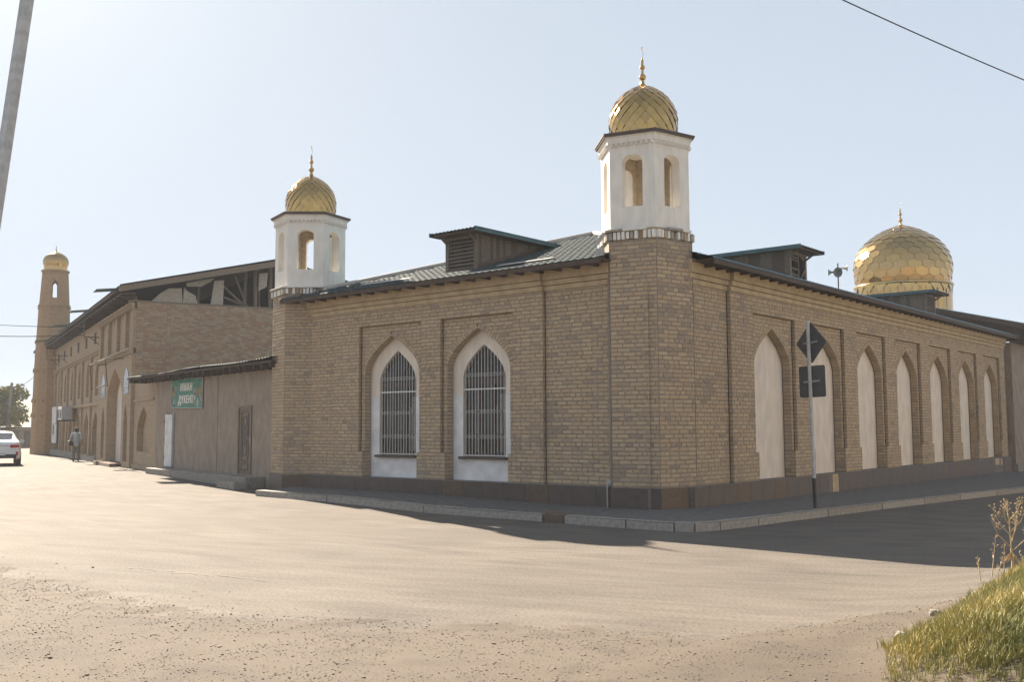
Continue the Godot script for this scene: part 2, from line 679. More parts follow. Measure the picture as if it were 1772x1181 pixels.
# courses on a plane; u x up = outward normal; region(y) gives solid intervals along u
func brickwall(root: Node3D, part: Node3D, mort: MB, o: Vector3, u: Vector3, y0: float, y1: float, region: Callable, tones := 0, dirt := 0.0) -> void:
	var n := u.cross(Vector3.UP)
	var r := int(floor(y0 / COURSE))
	while r * COURSE < y1:
		var lo := maxf(r * COURSE, y0)
		var hi := minf((r + 1) * COURSE, y1)
		if hi - lo > 0.012:
			var yc := (lo + hi) * 0.5
			for iv: Vector2 in region.call(yc):
				if iv.y - iv.x < 0.01:
					continue
				var a := o + u * iv.x - n * 0.009
				var b := o + u * iv.y - n * 0.009
				mort.quad(a + Vector3.UP * lo, b + Vector3.UP * lo, b + Vector3.UP * hi, a + Vector3.UP * hi)
				var bh := hi - lo - 0.024
				if bh < 0.02:
					continue
				var head := posmod(r, 6) == 2
				var x := iv.x
				# where the bond starts
				var step := 0.14 if head else 0.258
				var off := fposmod(iv.x + (0.129 if r % 2 == 0 else 0.0) + (0.0 if head else 0.02 * sin(r * 1.7)), step)
				var next := iv.x + (step - off)
				while x < iv.y - 0.012:
					if next - x < 0.05:
						next += step
					var e := minf(next, iv.y)
					if iv.y - e < 0.045:
						e = iv.y
					var l := e - x - 0.02 + rng.randf_range(-0.007, 0.006)
					if l > 0.02:
						var mid := (x + e) * 0.5 + rng.randf_range(-0.003, 0.003)
						var tilt := rng.randf_range(-0.008, 0.008)
						var uu := (u + Vector3.UP * tilt * 0.6 + n * rng.randf_range(-0.008, 0.008)).normalized()
						var yy := (Vector3.UP - uu * uu.y).normalized()
						var tone := -1
						if tones == 1:
							tone = 10 + rng.randi() % 4 if rng.randf() < 0.55 else rng.randi() % 8
						if dirt > 0 and rng.randf() < 0.6 * dirt * (0.3 + stain.get_noise_2d(mid * 3.0, yc * 3.0)):
							tone = 8 + rng.randi() % 2
						var pos := o + u * mid + Vector3.UP * (yc + rng.randf_range(-0.0025, 0.0025)) + n * rng.randf_range(-0.002, 0.004)
						add_brick(root, part, pos, uu, yy, uu.cross(yy), l, bh + rng.randf_range(-0.003, 0.004), 0.06, tone)
					x = e
					next = x + step
					if not head and rng.randf() < 0.07:
						next = x + 0.14
		r += 1


func flush_bricks(root: Node3D, called := "brick") -> void:
	var list: Array = brick_lists[root]
	list.sort_custom(func(a, b): return a[2] > b[2])
	var xfs := []
	var cols := []
	for i in list.size():
		var e: Array = list[i]
		if i < 300:
			inst(called, brick_mesh, pal_mat[e[1]], e[3], e[0])
		else:
			xfs.append(e[0])
			cols.append(pal[e[1]])
	stuff_multi("brickwork", brick_mesh, M.brickwork, xfs, cols, root)


# pointed arch: half width at a height above the spring
func arch_half(w: float, h: float, t: float) -> float:
	if t <= 0:
		return w
	if t >= h:
		return -1.0
	return w * (1.0 - pow(t / h, 1.8))


func arch_points(w: float, h: float, k := 14) -> PackedVector2Array:
	# from the right spring over the apex to the left spring
	var p := PackedVector2Array()
	for i in k + 1:
		var f := 1.0 - pow(1.0 - i / float(k), 1.5)
		p.append(Vector2(w * (1.0 - pow(f, 1.8)), h * f))
	for i in range(k - 1, -1, -1):
		p.append(Vector2(-p[i].x, p[i].y))
	return p


# a ring of bricks on edge round a pointed arch, on the plane (o, u); spring at height ys, centre at u = cu
func arch_ring(root: Node3D, part: Node3D, mort: MB, o: Vector3, u: Vector3, cu: float, ys: float, w: float, h: float, thick: float, depth: float, proud: float) -> void:
	var n := u.cross(Vector3.UP)
	var pts := arch_points(w, h, 40)
	var half := pts.size() / 2
	for side: float in [1.0, -1.0]:
		var acc := 0.0
		var next := 0.03
		for i in half:
			var a := Vector2(pts[i].x * side, pts[i].y)
			var b := Vector2(pts[i + 1].x * side, pts[i + 1].y)
			var d := b - a
			var dl := d.length()
			var tg := d / dl
			var nr := Vector2(tg.y, -tg.x) * side   # away from the opening
			if nr.y < 0 and nr.x * side < 0:
				nr = -nr
			while next < acc + dl:
				var p := a + tg * (next - acc) + nr * (thick * 0.5)
				var c := o + u * (cu + p.x) + Vector3.UP * (ys + p.y) + n * (proud + rng.randf_range(-0.002, 0.003))
				var ru := u * nr.x + Vector3.UP * nr.y
				var ty := n.cross(ru)
				add_brick(root, part, c, ru, ty, n, thick, 0.064, depth)
				next += 0.084
			var a3 := o + u * (cu + a.x + nr.x * 0.006) + Vector3.UP * (ys + a.y + nr.y * 0.006) + n * (proud - 0.008)
			var b3 := o + u * (cu + b.x + nr.x * 0.006) + Vector3.UP * (ys + b.y + nr.y * 0.006) + n * (proud - 0.008)
			var oa := o + u * (cu + a.x + nr.x * (thick - 0.004)) + Vector3.UP * (ys + a.y + nr.y * (thick - 0.004)) + n * (proud - 0.008)
			var ob := o + u * (cu + b.x + nr.x * (thick - 0.004)) + Vector3.UP * (ys + b.y + nr.y * (thick - 0.004)) + n * (proud - 0.008)
			if side > 0:
				mort.quad(a3, oa, ob, b3)
				mort.quad(a3 - n * depth, a3, b3, b3 - n * depth)
				mort.quad(oa, oa - n * depth, ob - n * depth, ob)
			else:
				mort.quad(oa, a3, b3, ob)
				mort.quad(a3, a3 - n * depth, b3 - n * depth, b3)
				mort.quad(oa - n * depth, oa, ob, ob - n * depth)
			acc += dl


# ---------------------------------------------------------------- the mosque at the corner
const WIN_Y := 2.95
const ARCH_W := 0.93
const ARCH_H := 0.86
const PANEL_TOP := 4.08
const PANEL_LOW := 1.0
const PD := 0.085          # depth of the sunk panels


func mosque_wall(t: Node3D, part: MeshInstance3D, mort: MB, u: Vector3, u0: float, u1: float, p0: float, p1: float, centres: Array, low: Callable) -> void:
	# front plane between p0 and p1 (pilasters, frieze, base), sunk planes outside it
	var n := u.cross(Vector3.UP)
	var pw := 1.07
	brickwall(t, part, mort, Vector3.ZERO, u, 0.40, 4.47, func(y: float) -> Array:
		var cuts := []
		for c: float in centres:
			if y > PANEL_LOW and y < PANEL_TOP:
				cuts.append(Vector2(c - pw, c + pw))
			elif y <= PANEL_LOW:
				cuts.append(Vector2(c - ARCH_W, c + ARCH_W))
		return cut(p0, p1, cuts), 0, 0.12)
	brickwall(t, part, mort, -n * PD, u, 0.40, 4.47, func(_y: float) -> Array: return [Vector2(u0, p0), Vector2(p1, u1)], 0, 0.2)
	for c: float in centres:
		brickwall(t, part, mort, -n * PD, u, PANEL_LOW, PANEL_TOP, func(y: float) -> Array:
			var hw := ARCH_W
			if y > WIN_Y:
				hw = arch_half(ARCH_W + 0.07, ARCH_H + 0.09, y - WIN_Y)
			return [Vector2(c - pw, c + pw)] if hw < 0 else [Vector2(c - pw, c - hw), Vector2(c + hw, c + pw)], 0, 0.1)
		arch_ring(t, part, mort, -n * PD, u, c, WIN_Y, ARCH_W, ARCH_H, 0.115, 0.19, 0.012)
		# sides of the opening and of the sunk panel
		for s: float in [-1.0, 1.0]:
			var uu: Vector3 = -n if s < 0 else n
			for pl: Array in [[ARCH_W, PD + 0.19, 0.40, PANEL_LOW, 0.0], [ARCH_W, 0.19, PANEL_LOW, WIN_Y, PD], [pw, PD, PANEL_LOW, PANEL_TOP, 0.0]]:
				var d: float = pl[1]
				var front: Vector3 = u * (c + s * pl[0]) - n * pl[4]
				var oo: Vector3 = front if s < 0 else front - n * d
				brickwall(t, part, mort, oo, uu, pl[2], pl[3], func(_y: float) -> Array: return [Vector2(0.004, d - 0.004)])
		var a := u * (c - pw)
		var b := u * (c + pw)
		mort.quad(a + Vector3.UP * PANEL_TOP - n * PD, b + Vector3.UP * PANEL_TOP - n * PD, b + Vector3.UP * PANEL_TOP, a + Vector3.UP * PANEL_TOP)
		for s: float in [-1.0, 1.0]:
			a = u * (c + (ARCH_W if s > 0 else -pw))
			b = u * (c + (pw if s > 0 else -ARCH_W))
			mort.quad(a + Vector3.UP * PANEL_LOW, b + Vector3.UP * PANEL_LOW, b + Vector3.UP * PANEL_LOW - n * PD, a + Vector3.UP * PANEL_LOW - n * PD)
	for s: float in [-1.0, 1.0]:
		var uu: Vector3 = n if s < 0 else -n
		var oo: Vector3 = u * (p0 if s < 0 else p1) - (n * PD if s < 0 else Vector3.ZERO)
		brickwall(t, part, mort, oo, uu, 0.40, 4.47, func(_y: float) -> Array: return [Vector2(0.004, PD - 0.004)])
	# plinth: a core with facing tiles
	var core := MB.new()
	var nseg := int((u1 - u0) / 2.0) + 1
	for i in nseg:
		var a0 := u0 + (u1 - u0) * i / nseg
		var a1 := u0 + (u1 - u0) * (i + 1) / nseg
		core.box(Vector3(a0, -0.6, -0.3), Vector3(a1, 0.405, 0.022), Transform3D(Basis(u, Vector3.UP, n), Vector3.ZERO))
	var pl := obj("plinth", core, M.grout, t)
	var k := int(round((u1 - u0) / 0.61))
	for i in k:
		var a0 := u0 + (u1 - u0) * i / k
		var a1 := u0 + (u1 - u0) * (i + 1) / k
		var ground: float = low.call((a0 + a1) * 0.5)
		if ground < -90.0:
			continue
		var tb := MB.new()
		var top := 0.398 + rng.randf_range(-0.002, 0.003)
		tb.cbox(Vector3(a1 - a0 - 0.006, top - ground + 0.08, 0.02), 0.002, Transform3D(Basis(u, Vector3.UP, n), u * ((a0 + a1) * 0.5) + n * (0.031 + rng.randf_range(-0.001, 0.0015)) + Vector3.UP * ((top + ground - 0.08) * 0.5)))
		var brown := rng.randf() < 0.22
		obj("plinth_tile", tb, M.plinth_tile_brown if brown else M.plinth_tile, pl)


func cut(a: float, b: float, holes: Array) -> Array:
	var out := []
	var x := a
	for h: Vector2 in holes:
		out.append(Vector2(x, h.x))
		x = h.y
	out.append(Vector2(x, b))
	return out


func build_mosque() -> void:
	var t := thing("mosque_building", "long single storey tan brick mosque with arched windows, blind side arches and hipped roof", "mosque")
	var mort := MB.new()
	var front := MeshInstance3D.new()
	put(front, "front_wall", t)
	var ua := Vector3(1, 0, 0)
	var ac := [-7.69, -4.91]
	mosque_wall(t, front, mort, ua, -11.3, -0.45, -9.72, -3.0, ac, func(x: float) -> float: return pave(x, 0.1) - 0.03)
	front.mesh = mort.mesh()
	front.material_override = M.mortar
	mort = MB.new()
	var side := MeshInstance3D.new()
	put(side, "side_wall", t)
	var ub := Vector3(0, 0, -1)
	var bc := []
	for i in 7:
		bc.append(4.76 + 3.0156 * i)
	mosque_wall(t, side, mort, ub, 0.88, 25.0, 2.62, 24.62, bc, func(x: float) -> float: return -99.0 if (x > 7.7 and x < 8.3) or (x > 22.4 and x < 23.6) else pave(0.1, -x) - 0.03)
	side.mesh = mort.mesh()
	side.material_override = M.mortar
	# bare patches where plinth tiles have come off
	for q: Array in [[8.0, 0.5, -0.08, 0.385], [22.75, 0.9, 0.14, 0.37], [23.5, 0.22, 0.12, 0.35]]:
		var pb := MB.new()
		pb.cbox(Vector3(0.02, q[3] - q[2], q[1]), 0.004, Transform3D(Basis(), Vector3(0.024, (q[2] + q[3]) * 0.5, -q[0])))
		obj("bare_plinth_patch", pb, M.sand_band, t)
	# plaster fillings
	for c: float in ac:
		var pts := PackedVector2Array([Vector2(-ARCH_W - 0.03, 0.40), Vector2(-0.63, 0.40), Vector2(-0.63, 2.72)])
		var wa := arch_points(0.63, 0.74, 12)
		wa.reverse()
		for p in wa:
			pts.append(Vector2(p.x, p.y + 2.72))
		pts.append_array([Vector2(0.63, 2.72), Vector2(0.63, 0.40), Vector2(ARCH_W + 0.03, 0.40), Vector2(ARCH_W + 0.03, WIN_Y)])
		var oa := arch_points(ARCH_W + 0.03, ARCH_H + 0.03, 12)
		for p in oa:
			pts.append(Vector2(p.x, p.y + WIN_Y))
		pts.append(Vector2(-ARCH_W - 0.03, WIN_Y))
		var b := MB.new()
		b.extrude(pts, 0.13, Transform3D(Basis(), Vector3(c, 0, -0.42)))
		obj("plaster_surround", b, M.plaster, t)
		b = MB.new()
		b.box(Vector3(c - 0.63, 0.36, -0.42), Vector3(c + 0.63, 0.93, -0.288))
		obj("plaster_apron", b, M.white_paint, t)
		# fresh white coat on the lower part of the surround
		for s: float in [-1.0, 1.0]:
			b = MB.new()
			var x0 := minf(s * 0.63, s * (ARCH_W - 0.003))
			var x1 := maxf(s * 0.63, s * (ARCH_W - 0.003))
			var q := PackedVector2Array([Vector2(x0, 0.405), Vector2(x1, 0.405), Vector2(x1, 2.34 + 0.05 * s), Vector2((x0 + x1) / 2, 2.37), Vector2(x0, 2.36 - 0.04 * s)])
			b.extrude(q, 0.004, Transform3D(Basis(), Vector3(c, 0, -0.290)))
			obj("white_coat", b, M.white_paint, t)
		window(t, c)
	for c: float in bc:
		var pts := PackedVector2Array([Vector2(-ARCH_W - 0.03, 0.36), Vector2(ARCH_W + 0.03, 0.36), Vector2(ARCH_W + 0.03, WIN_Y)])
		for p in arch_points(ARCH_W + 0.03, ARCH_H + 0.03, 12):
			pts.append(Vector2(p.x, p.y + WIN_Y))
		var b := MB.new()
		b.extrude(pts, 0.1, Transform3D(Basis(ub, Vector3.UP, Vector3(1, 0, 0)), Vector3(-0.39, 0, -c)))
		obj("plaster_panel", b, M.plaster, t)
	# eaves mouldings: plain courses stepping out
	for i in 3:
		var y0: float = [4.47, 4.58, 4.69][i]
		var y1: float = [4.568, 4.678, 4.95][i]
		var d := 0.025 + 0.04 * i
		var b := MB.new()
		b.box(Vector3(-9.72, y0, -0.2), Vector3(-3.0, y1, d))
		b.box(Vector3(-11.3, y0, -0.3), Vector3(-9.723, y1, d - PD))
		b.box(Vector3(-2.997, y0, -0.3), Vector3(-1.1, y1, d - PD))
		obj("eaves_band", b, M.sand_band, t)
		b = MB.new()
		b.box(Vector3(-0.2, y0, -24.62), Vector3(d, y1, -2.62))
		b.box(Vector3(-0.3, y0, -2.617), Vector3(d - PD, y1, -1.0))
		b.box(Vector3(-0.3, y0, -25.0), Vector3(d - PD, y1, -24.623))
		obj("eaves_band", b, M.sand_band, t)
	# plain walls out of view that close the building
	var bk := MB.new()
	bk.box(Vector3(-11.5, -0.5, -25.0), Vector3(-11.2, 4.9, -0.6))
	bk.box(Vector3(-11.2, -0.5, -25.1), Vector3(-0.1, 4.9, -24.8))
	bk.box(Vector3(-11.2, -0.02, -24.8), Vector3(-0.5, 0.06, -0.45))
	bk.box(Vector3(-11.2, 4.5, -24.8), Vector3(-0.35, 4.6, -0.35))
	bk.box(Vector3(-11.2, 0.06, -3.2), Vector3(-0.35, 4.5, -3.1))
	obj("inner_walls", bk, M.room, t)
	mosque_roof(t)
	dormer(t, Transform3D(Basis(), Vector3(-5.85, 0, 0.0)), false, 6.08)
	dormer(t, Transform3D(Basis(ub, Vector3.UP, Vector3(1, 0, 0)), Vector3(0, 0, -7.42)), true, 5.98)
	dormer(t, Transform3D(Basis(ub, Vector3.UP, Vector3(1, 0, 0)), Vector3(0, 0, -17.9)), false, 5.93)
	var cd := MB.new()
	cd.tube([Vector3(-1.36, 2.6, 0.03 - PD), Vector3(-1.36, 0.52, 0.03 - PD), Vector3(-1.36, 0.46, 0.075), Vector3(-1.36, -0.02, 0.075)], [0.014], 6)
	cd.box(Vector3(-1.41, 0.44, -0.06), Vector3(-1.31, 0.56, 0.03))
	obj("conduit", cd, M.galvanised, t)
	flush_bricks(t)


func window(t: Node3D, c: float) -> void:
	var w := Node3D.new()
	w.position = Vector3(c, 0.0, -0.36)
	put(w, "window", t)
	var hw := 0.63
	var y0 := 0.93
	var ys := 2.72
	var h := 0.74
	# frame
	var pts := PackedVector2Array([Vector2(-hw, y0), Vector2(-hw + 0.06, y0), Vector2(-hw + 0.06, ys)])
	var ip := arch_points(hw - 0.06, h - 0.07, 12)
	ip.reverse()
	for p in ip:
		pts.append(Vector2(p.x, p.y + ys))
	pts.append_array([Vector2(hw - 0.06, ys), Vector2(hw - 0.06, y0), Vector2(hw, y0)])
	for p in arch_points(hw, h, 12):
		pts.append(Vector2(p.x, p.y + ys))
	var b := MB.new()
	b.extrude(pts, 0.07, Transform3D(Basis(), Vector3(0, 0, -0.07)))
	obj("frame", b, M.frame_brown, w)
	b = MB.new()
	for x: float in [-0.21, 0.21]:
		b.box(Vector3(x - 0.04, y0, -0.065), Vector3(x + 0.04, 2.62, -0.005))
	obj("mullion", b, M.frame_brown, w)
	for y: float in [y0 + 0.03, 1.42, 1.95, 2.62]:
		b = MB.new()
		b.box(Vector3(-hw + 0.05, y - (0.05 if y > 2.5 else 0.028), -0.062), Vector3(hw - 0.05, y + (0.05 if y > 2.5 else 0.028), -0.008))
		obj("transom", b, M.frame_brown, w)
	b = MB.new()
	for s: float in [-1.0, 1.0]:
		b.tube([Vector3(s * 0.2, 2.62, -0.035), Vector3(s * 0.12, 2.95, -0.035), Vector3(s * 0.3, 3.12, -0.035)], [0.025], 6)
	obj("tracery", b, M.frame_brown, w)
	# inner casement and the room behind
	b = MB.new()
	for x: float in [-0.33, -0.05, 0.05, 0.36]:
		b.box(Vector3(x - 0.03, y0, -0.24), Vector3(x + 0.03, 2.7, -0.19))
	for y: float in [1.0, 1.95, 2.66]:
		b.box(Vector3(-hw, y - 0.035, -0.2415), Vector3(hw, y + 0.035, -0.188))
	obj("inner_casement", b, M.frame_brown, w)
	b = MB.new()
	for q: Vector3 in [Vector3(-0.12, 0.05, 2.1), Vector3(0.10, 0.34, 2.35), Vector3(-0.6, -0.5, 2.5)]:
		var rows := []
		for j in 2:
			var row := PackedVector3Array()
			for i in 17:
				row.append(Vector3(lerpf(q.x, q.y, i / 16.0), lerpf(0.95, q.z, j), -0.36 + 0.02 * sin(i * 1.7)))
			rows.append(row)
		b.grid(rows)
	obj("curtain", b, M.curtain, w)
	b = MB.new()
	var gp := PackedVector2Array([Vector2(-hw + 0.05, y0), Vector2(hw - 0.05, y0)])
	for p in arch_points(hw - 0.05, h - 0.06, 12):
		gp.append(Vector2(p.x, p.y + ys))
	b.extrude(gp, 0.006, Transform3D(Basis(), Vector3(0, 0, -0.038)))
	obj("pane", b, M.glass, w)
	b = MB.new()
	b.cbox(Vector3(1.40, 0.06, 0.24), 0.008, Transform3D(Basis(), Vector3(0, y0 - 0.02, 0.06)))
	obj("sill", b, M.frame_brown, w)
	# grille
	var gz := 0.045
	for i in 13:
		var x := -0.57 + 1.14 * i / 12.0
		var top := ys
		for k in 40:
			if arch_half(hw, h, k * h / 40.0) > absf(x):
				top = ys + k * h / 40.0
		b = MB.new()
		b.tube([Vector3(x, y0 + 0.02, gz), Vector3(x, top, gz)], [0.0075], 6)
		obj("grille_bar", b, M.bar_white, w)
	b = MB.new()
	b.box(Vector3(-hw, 2.44, gz - 0.008), Vector3(hw, 2.47, gz + 0.008))
	b.box(Vector3(-hw, y0 + 0.02, gz - 0.008), Vector3(hw, y0 + 0.045, gz + 0.008))
	obj("grille_rail", b, M.bar_white, w)
	for y: float in [1.38, 1.95, 2.78]:
		b = MB.new()
		var ww := hw if y < ys else 0.56
		for i in 12:
			var x := -ww + 0.06 + (ww * 2 - 0.12) * (i + 0.0) / 11.0
			var ring := []
			for k in 9:
				ring.append(Vector3(x + 0.036 * cos(TAU * k / 8), y + 0.036 * sin(TAU * k / 8), gz + 0.004))
			b.tube(ring, [0.0055], 4, false)
		obj("scroll_band", b, M.bar_white, w)


const RP := 0.31


func roof_y(inset: float) -> float:
	return 4.93 + RP * (0.47 + inset)


# corrugated sheet with pressed steps; o at the eaves, u along the eaves, inward direction d; half width shrinks at the hips
func metal_roof(o: Vector3, u: Vector3, d: Vector3, a0: float, a1: float, run: float, hip0: float, hip1: float, cut0: float, cut1: float, pitch: float) -> MB:
	var b := MB.new()
	var n := (Vector3.UP - d * pitch).normalized()
	var sl := (d + Vector3.UP * pitch)
	var step := 0.34
	var r := 0.0
	while r < run:
		var r1 := minf(r + step, run)
		var rows := []
		for k in 3:
			var rr: float = [r, r + 0.02, r1][k]
			var lift: float = [0.0, 0.028, 0.0][k]
			var x0 := a0 + hip0 * rr
			var x1 := a1 - hip1 * rr
			var row := PackedVector3Array()
			var m := maxi(2, int((a1 - a0) / 0.05))
			for i in m + 1:
				var x := a0 + (a1 - a0) * i / m
				x = clampf(x, minf(x0, x1), maxf(x0, x1))
				x = clampf(x, cut0, cut1)
				row.append(o + u * x + sl * rr + n * (0.011 * (0.5 + 0.5 * sin(x * TAU / 0.19)) + lift))
			rows.append(row)
		b.grid(rows)
		r = r1
	return b


func mosque_roof(t: Node3D) -> void:
	var e := 0.47
	var left := -11.4
	var mid := (left + e) * 0.5
	var run := e - mid
	var ey := 4.93
	var zf := -25.6
	# front hip end, long side slope, far slope
	obj("roof_front", metal_roof(Vector3(0, ey, e), Vector3(1, 0, 0), Vector3(0, 0, -1), left, e, run, 1.0, 1.0, -99.0, -1.22, RP), M.roof_metal_dusty, t)
	obj("roof_side", metal_roof(Vector3(e, ey, 0), Vector3(0, 0, -1), Vector3(-1, 0, 0), -e, -zf, run, 1.0, 0.0, 1.04, 99.0, RP), M.roof_metal, t)
	obj("roof_back", metal_roof(Vector3(left, ey, 0), Vector3(0, 0, 1), Vector3(1, 0, 0), zf, e, run, 0.0, 1.0, -99.0, 99.0, RP), M.roof_metal, t)
	# boards that close the eaves from below
	var b := MB.new()
	b.box(Vector3(left + 0.06, ey - 0.03, 0.0), Vector3(-1.2, ey - 0.01, e - 0.03))
	b.box(Vector3(0.0, ey - 0.034, zf), Vector3(e - 0.03, ey - 0.014, -1.02))
	obj("soffit", b, M.dark_wood, t)
	b = MB.new()
	b.box(Vector3(left + 0.06, ey - 0.10, e - 0.028), Vector3(-1.18, ey - 0.004, e - 0.004))
	b.box(Vector3(e - 0.028, ey - 0.10, zf), Vector3(e - 0.004, ey - 0.004, -1.1))
	obj("fascia", b, M.dark_wood, t)
	var k := 0
	for i in 22:
		b = MB.new()
		var x := -11.0 + i * 0.47
		if x > -1.3:
			break
		b.box(Vector3(x, ey - 0.10, 0.02), Vector3(x + 0.06, ey - 0.036, e - 0.03))
		obj("rafter_end", b, M.dark_wood, t)
	for i in 50:
		b = MB.new()
		var z := -1.5 - i * 0.47
		if z < -24.8:
			break
		b.box(Vector3(0.02, ey - 0.10, z - 0.06), Vector3(e - 0.03, ey - 0.038, z))
		obj("rafter_end", b, M.dark_wood, t)
	# ridge and hip caps
	var peak := Vector3(mid, ey + RP * run + 0.05, e - run)
	for path: Array in [[Vector3(-0.85, ey + RP * 1.32 + 0.05, -0.85), peak], [Vector3(left + 0.2, ey + 0.11, e - 0.2), peak], [peak, Vector3(mid, peak.y, zf)]]:
		b = MB.new()
		b.tube(path, [0.07], 8)
		obj("ridge_cap", b, M.ridge_metal, t)
	# bent tin flashings against the corner tower and loose tin strips on the slope
	b = MB.new()
	b.extrude(PackedVector2Array([Vector2(-0.12, 0), Vector2(0.12, -0.05), Vector2(0.14, 0.22), Vector2(-0.02, 0.2)]), 0.01, Transform3D(Basis(Vector3.UP, 0.2), Vector3(-1.46, 4.98, 0.14)))
	b.extrude(PackedVector2Array([Vector2(-0.1, 0), Vector2(0.02, -0.02), Vector2(0.2, 0.2), Vector2(0.12, 0.24)]), 0.01, Transform3D(Basis(Vector3.UP, 0.1), Vector3(-1.50, 5.27, 0.10)))
	obj("tin_flashing", b, M.ridge_metal, t)
	for q: Array in [[-3.6, 0.62, 1.5], [-7.9, 0.55, 1.7]]:
		b = MB.new()
		var y: float = ey + RP * q[1] + 0.055
		b.cbox(Vector3(q[2], 0.012, 0.2), 0.004, Transform3D(Basis(Vector3.RIGHT, atan(RP)), Vector3(q[0], y, e - q[1])))
		obj("loose_tin_strip", b, M.ridge_metal, t)


# roof ventilator with louvres, looking along local +z at the front; local x runs along the eaves
func dormer(t: Node3D, xf: Transform3D, broken: bool, top: float) -> void:
	var d := Node3D.new()
	d.transform = xf
	put(d, "dormer", t)
	var zf := -0.55
	var hw := 0.45
	var base := roof_y(0.55) - 0.02
	var b := MB.new()
	for s: float in [-1.0, 1.0]:
		b.box(Vector3(s * hw - 0.05, base - 0.05, zf - 0.06), Vector3(s * hw + 0.05, top, zf))
	b.box(Vector3(-hw + 0.05, top - 0.07, zf - 0.055), Vector3(hw - 0.05, top - 0.004, zf - 0.004))
	b.box(Vector3(-hw + 0.05, base - 0.04, zf - 0.055), Vector3(hw - 0.05, base + 0.06, zf - 0.004))
	obj("louvre_frame", b, M.grey_wood, d)
	for i in 8:
		if broken and (i == 2 or i == 4 or i == 5):
			continue
		b = MB.new()
		var tilt := 0.75 + (rng.randf_range(-0.1, 0.1))
		var roll := rng.randf_range(-0.012, 0.012)
		var wd := hw * 2 - 0.1
		var cx := 0.0
		if broken:
			wd = 0.42
			cx = -0.19
		b.cbox(Vector3(wd, 0.014, 0.11), 0.003, Transform3D(Basis(Vector3.BACK, roll) * Basis(Vector3.RIGHT, tilt), Vector3(cx, base + 0.1 + (top - base - 0.2) / 7.4 * i, zf - 0.03)))
		obj("louvre_slat", b, M.grey_wood, d)
	if broken:
		b = MB.new()
		b.cbox(Vector3(0.05, 0.74, 0.05), 0.004, Transform3D(Basis(), Vector3(0.03, base + 0.42, zf - 0.03)))
		b.cbox(Vector3(0.3, 0.1, 0.014), 0.003, Transform3D(Basis(Vector3.BACK, 0.7) * Basis(Vector3.RIGHT, 0.4), Vector3(0.24, base + 0.22, zf + 0.01)))
		b.cbox(Vector3(0.28, 0.1, 0.014), 0.003, Transform3D(Basis(Vector3.BACK, -0.4), Vector3(0.25, base + 0.68, zf - 0.02)))
		obj("broken_slat", b, M.grey_wood, d)
	# upright cladding boards on both cheeks, cut along the slope
	for s: float in [-1.0, 1.0]:
		var z := zf - 0.06
		while z > -3.9:
			var wd := rng.randf_range(0.09, 0.13)
			var lo := roof_y(-(z - wd)) + 0.0
			var lo0 := roof_y(-z)
			if top - lo0 < 0.06:
				break
			b = MB.new()
			var x := s * (hw + 0.03) + rng.randf_range(-0.004, 0.004)
			var pts := PackedVector2Array([Vector2(z - wd + 0.004, minf(lo, top - 0.01)), Vector2(z - 0.002, lo0), Vector2(z - 0.002, top), Vector2(z - wd + 0.004, top)])
			b.extrude(pts, 0.022, Transform3D(Basis(Vector3(0, 0, 1), Vector3.UP, Vector3(-1, 0, 0)), Vector3(x + 0.011, 0, 0)))
			obj("cladding_board", b, M.grey_wood if rng.randf() < 0.6 else M.grey_wood_dark, d)
			z -= wd
		# skirting tin along the slope
		b = MB.new()
		var p0 := Vector3(s * (hw + 0.05), roof_y(0.6) + 0.05, zf - 0.05)
		var p1 := Vector3(s * (hw + 0.05), roof_y(3.6) + 0.05, -3.6)
		b.extrude(PackedVector2Array([Vector2(p0.z, p0.y - 0.06), Vector2(p0.z, p0.y + 0.07), Vector2(p1.z, p1.y + 0.07), Vector2(p1.z, p1.y - 0.06)]), 0.01, Transform3D(Basis(Vector3(0, 0, 1), Vector3.UP, Vector3(-1, 0, 0)), Vector3(p0.x + 0.005 + s * 0.006, 0, 0)))
		obj("skirting", b, M.brown_metal, d)
	# flat lid of ribbed sheet on a dark frame
	b = MB.new()
	b.box(Vector3(-0.62, top, -3.95), Vector3(0.76, top + 0.05, -0.24))
	obj("lid_frame", b, M.dark_wood, d)
	var rows := []
	for k in 2:
		var row := PackedVector3Array()
		for i in 71:
			var x := -0.66 + 1.46 * i / 70.0
			row.append(Vector3(x, top + 0.075 + 0.012 * sin(x * TAU / 0.12) + (0.0 if k == 0 else 0.02), -0.18 if k == 0 else -4.2))
		rows.append(row)
	b = MB.new()
	b.grid(rows)
	obj("lid_sheet", b, M.roof_metal, d)
	b = MB.new()
	for s: float in [-1.0, 1.0]:
		b.box(Vector3(0.05 + s * 0.725 - 0.012, top + 0.002, -4.05), Vector3(0.05 + s * 0.725 + 0.012, top + 0.10, -0.18))
	obj("lid_edge", b, M.roof_metal, d)
	b = MB.new()
	for s: float in [-1.0, 1.0]:
		b.tube([Vector3(s * hw, top - 0.16, zf - 0.02), Vector3(s * hw, top - 0.02, zf + 0.2)], [0.03], 5)
	obj("bracket", b, M.grey_wood, d)


# ---------------------------------------------------------------- corner minarets
func hexv(r: float, deg: float, y: float) -> Vector3:
	return Vector3(r * sin(deg_to_rad(deg)), y, r * cos(deg_to_rad(deg)))


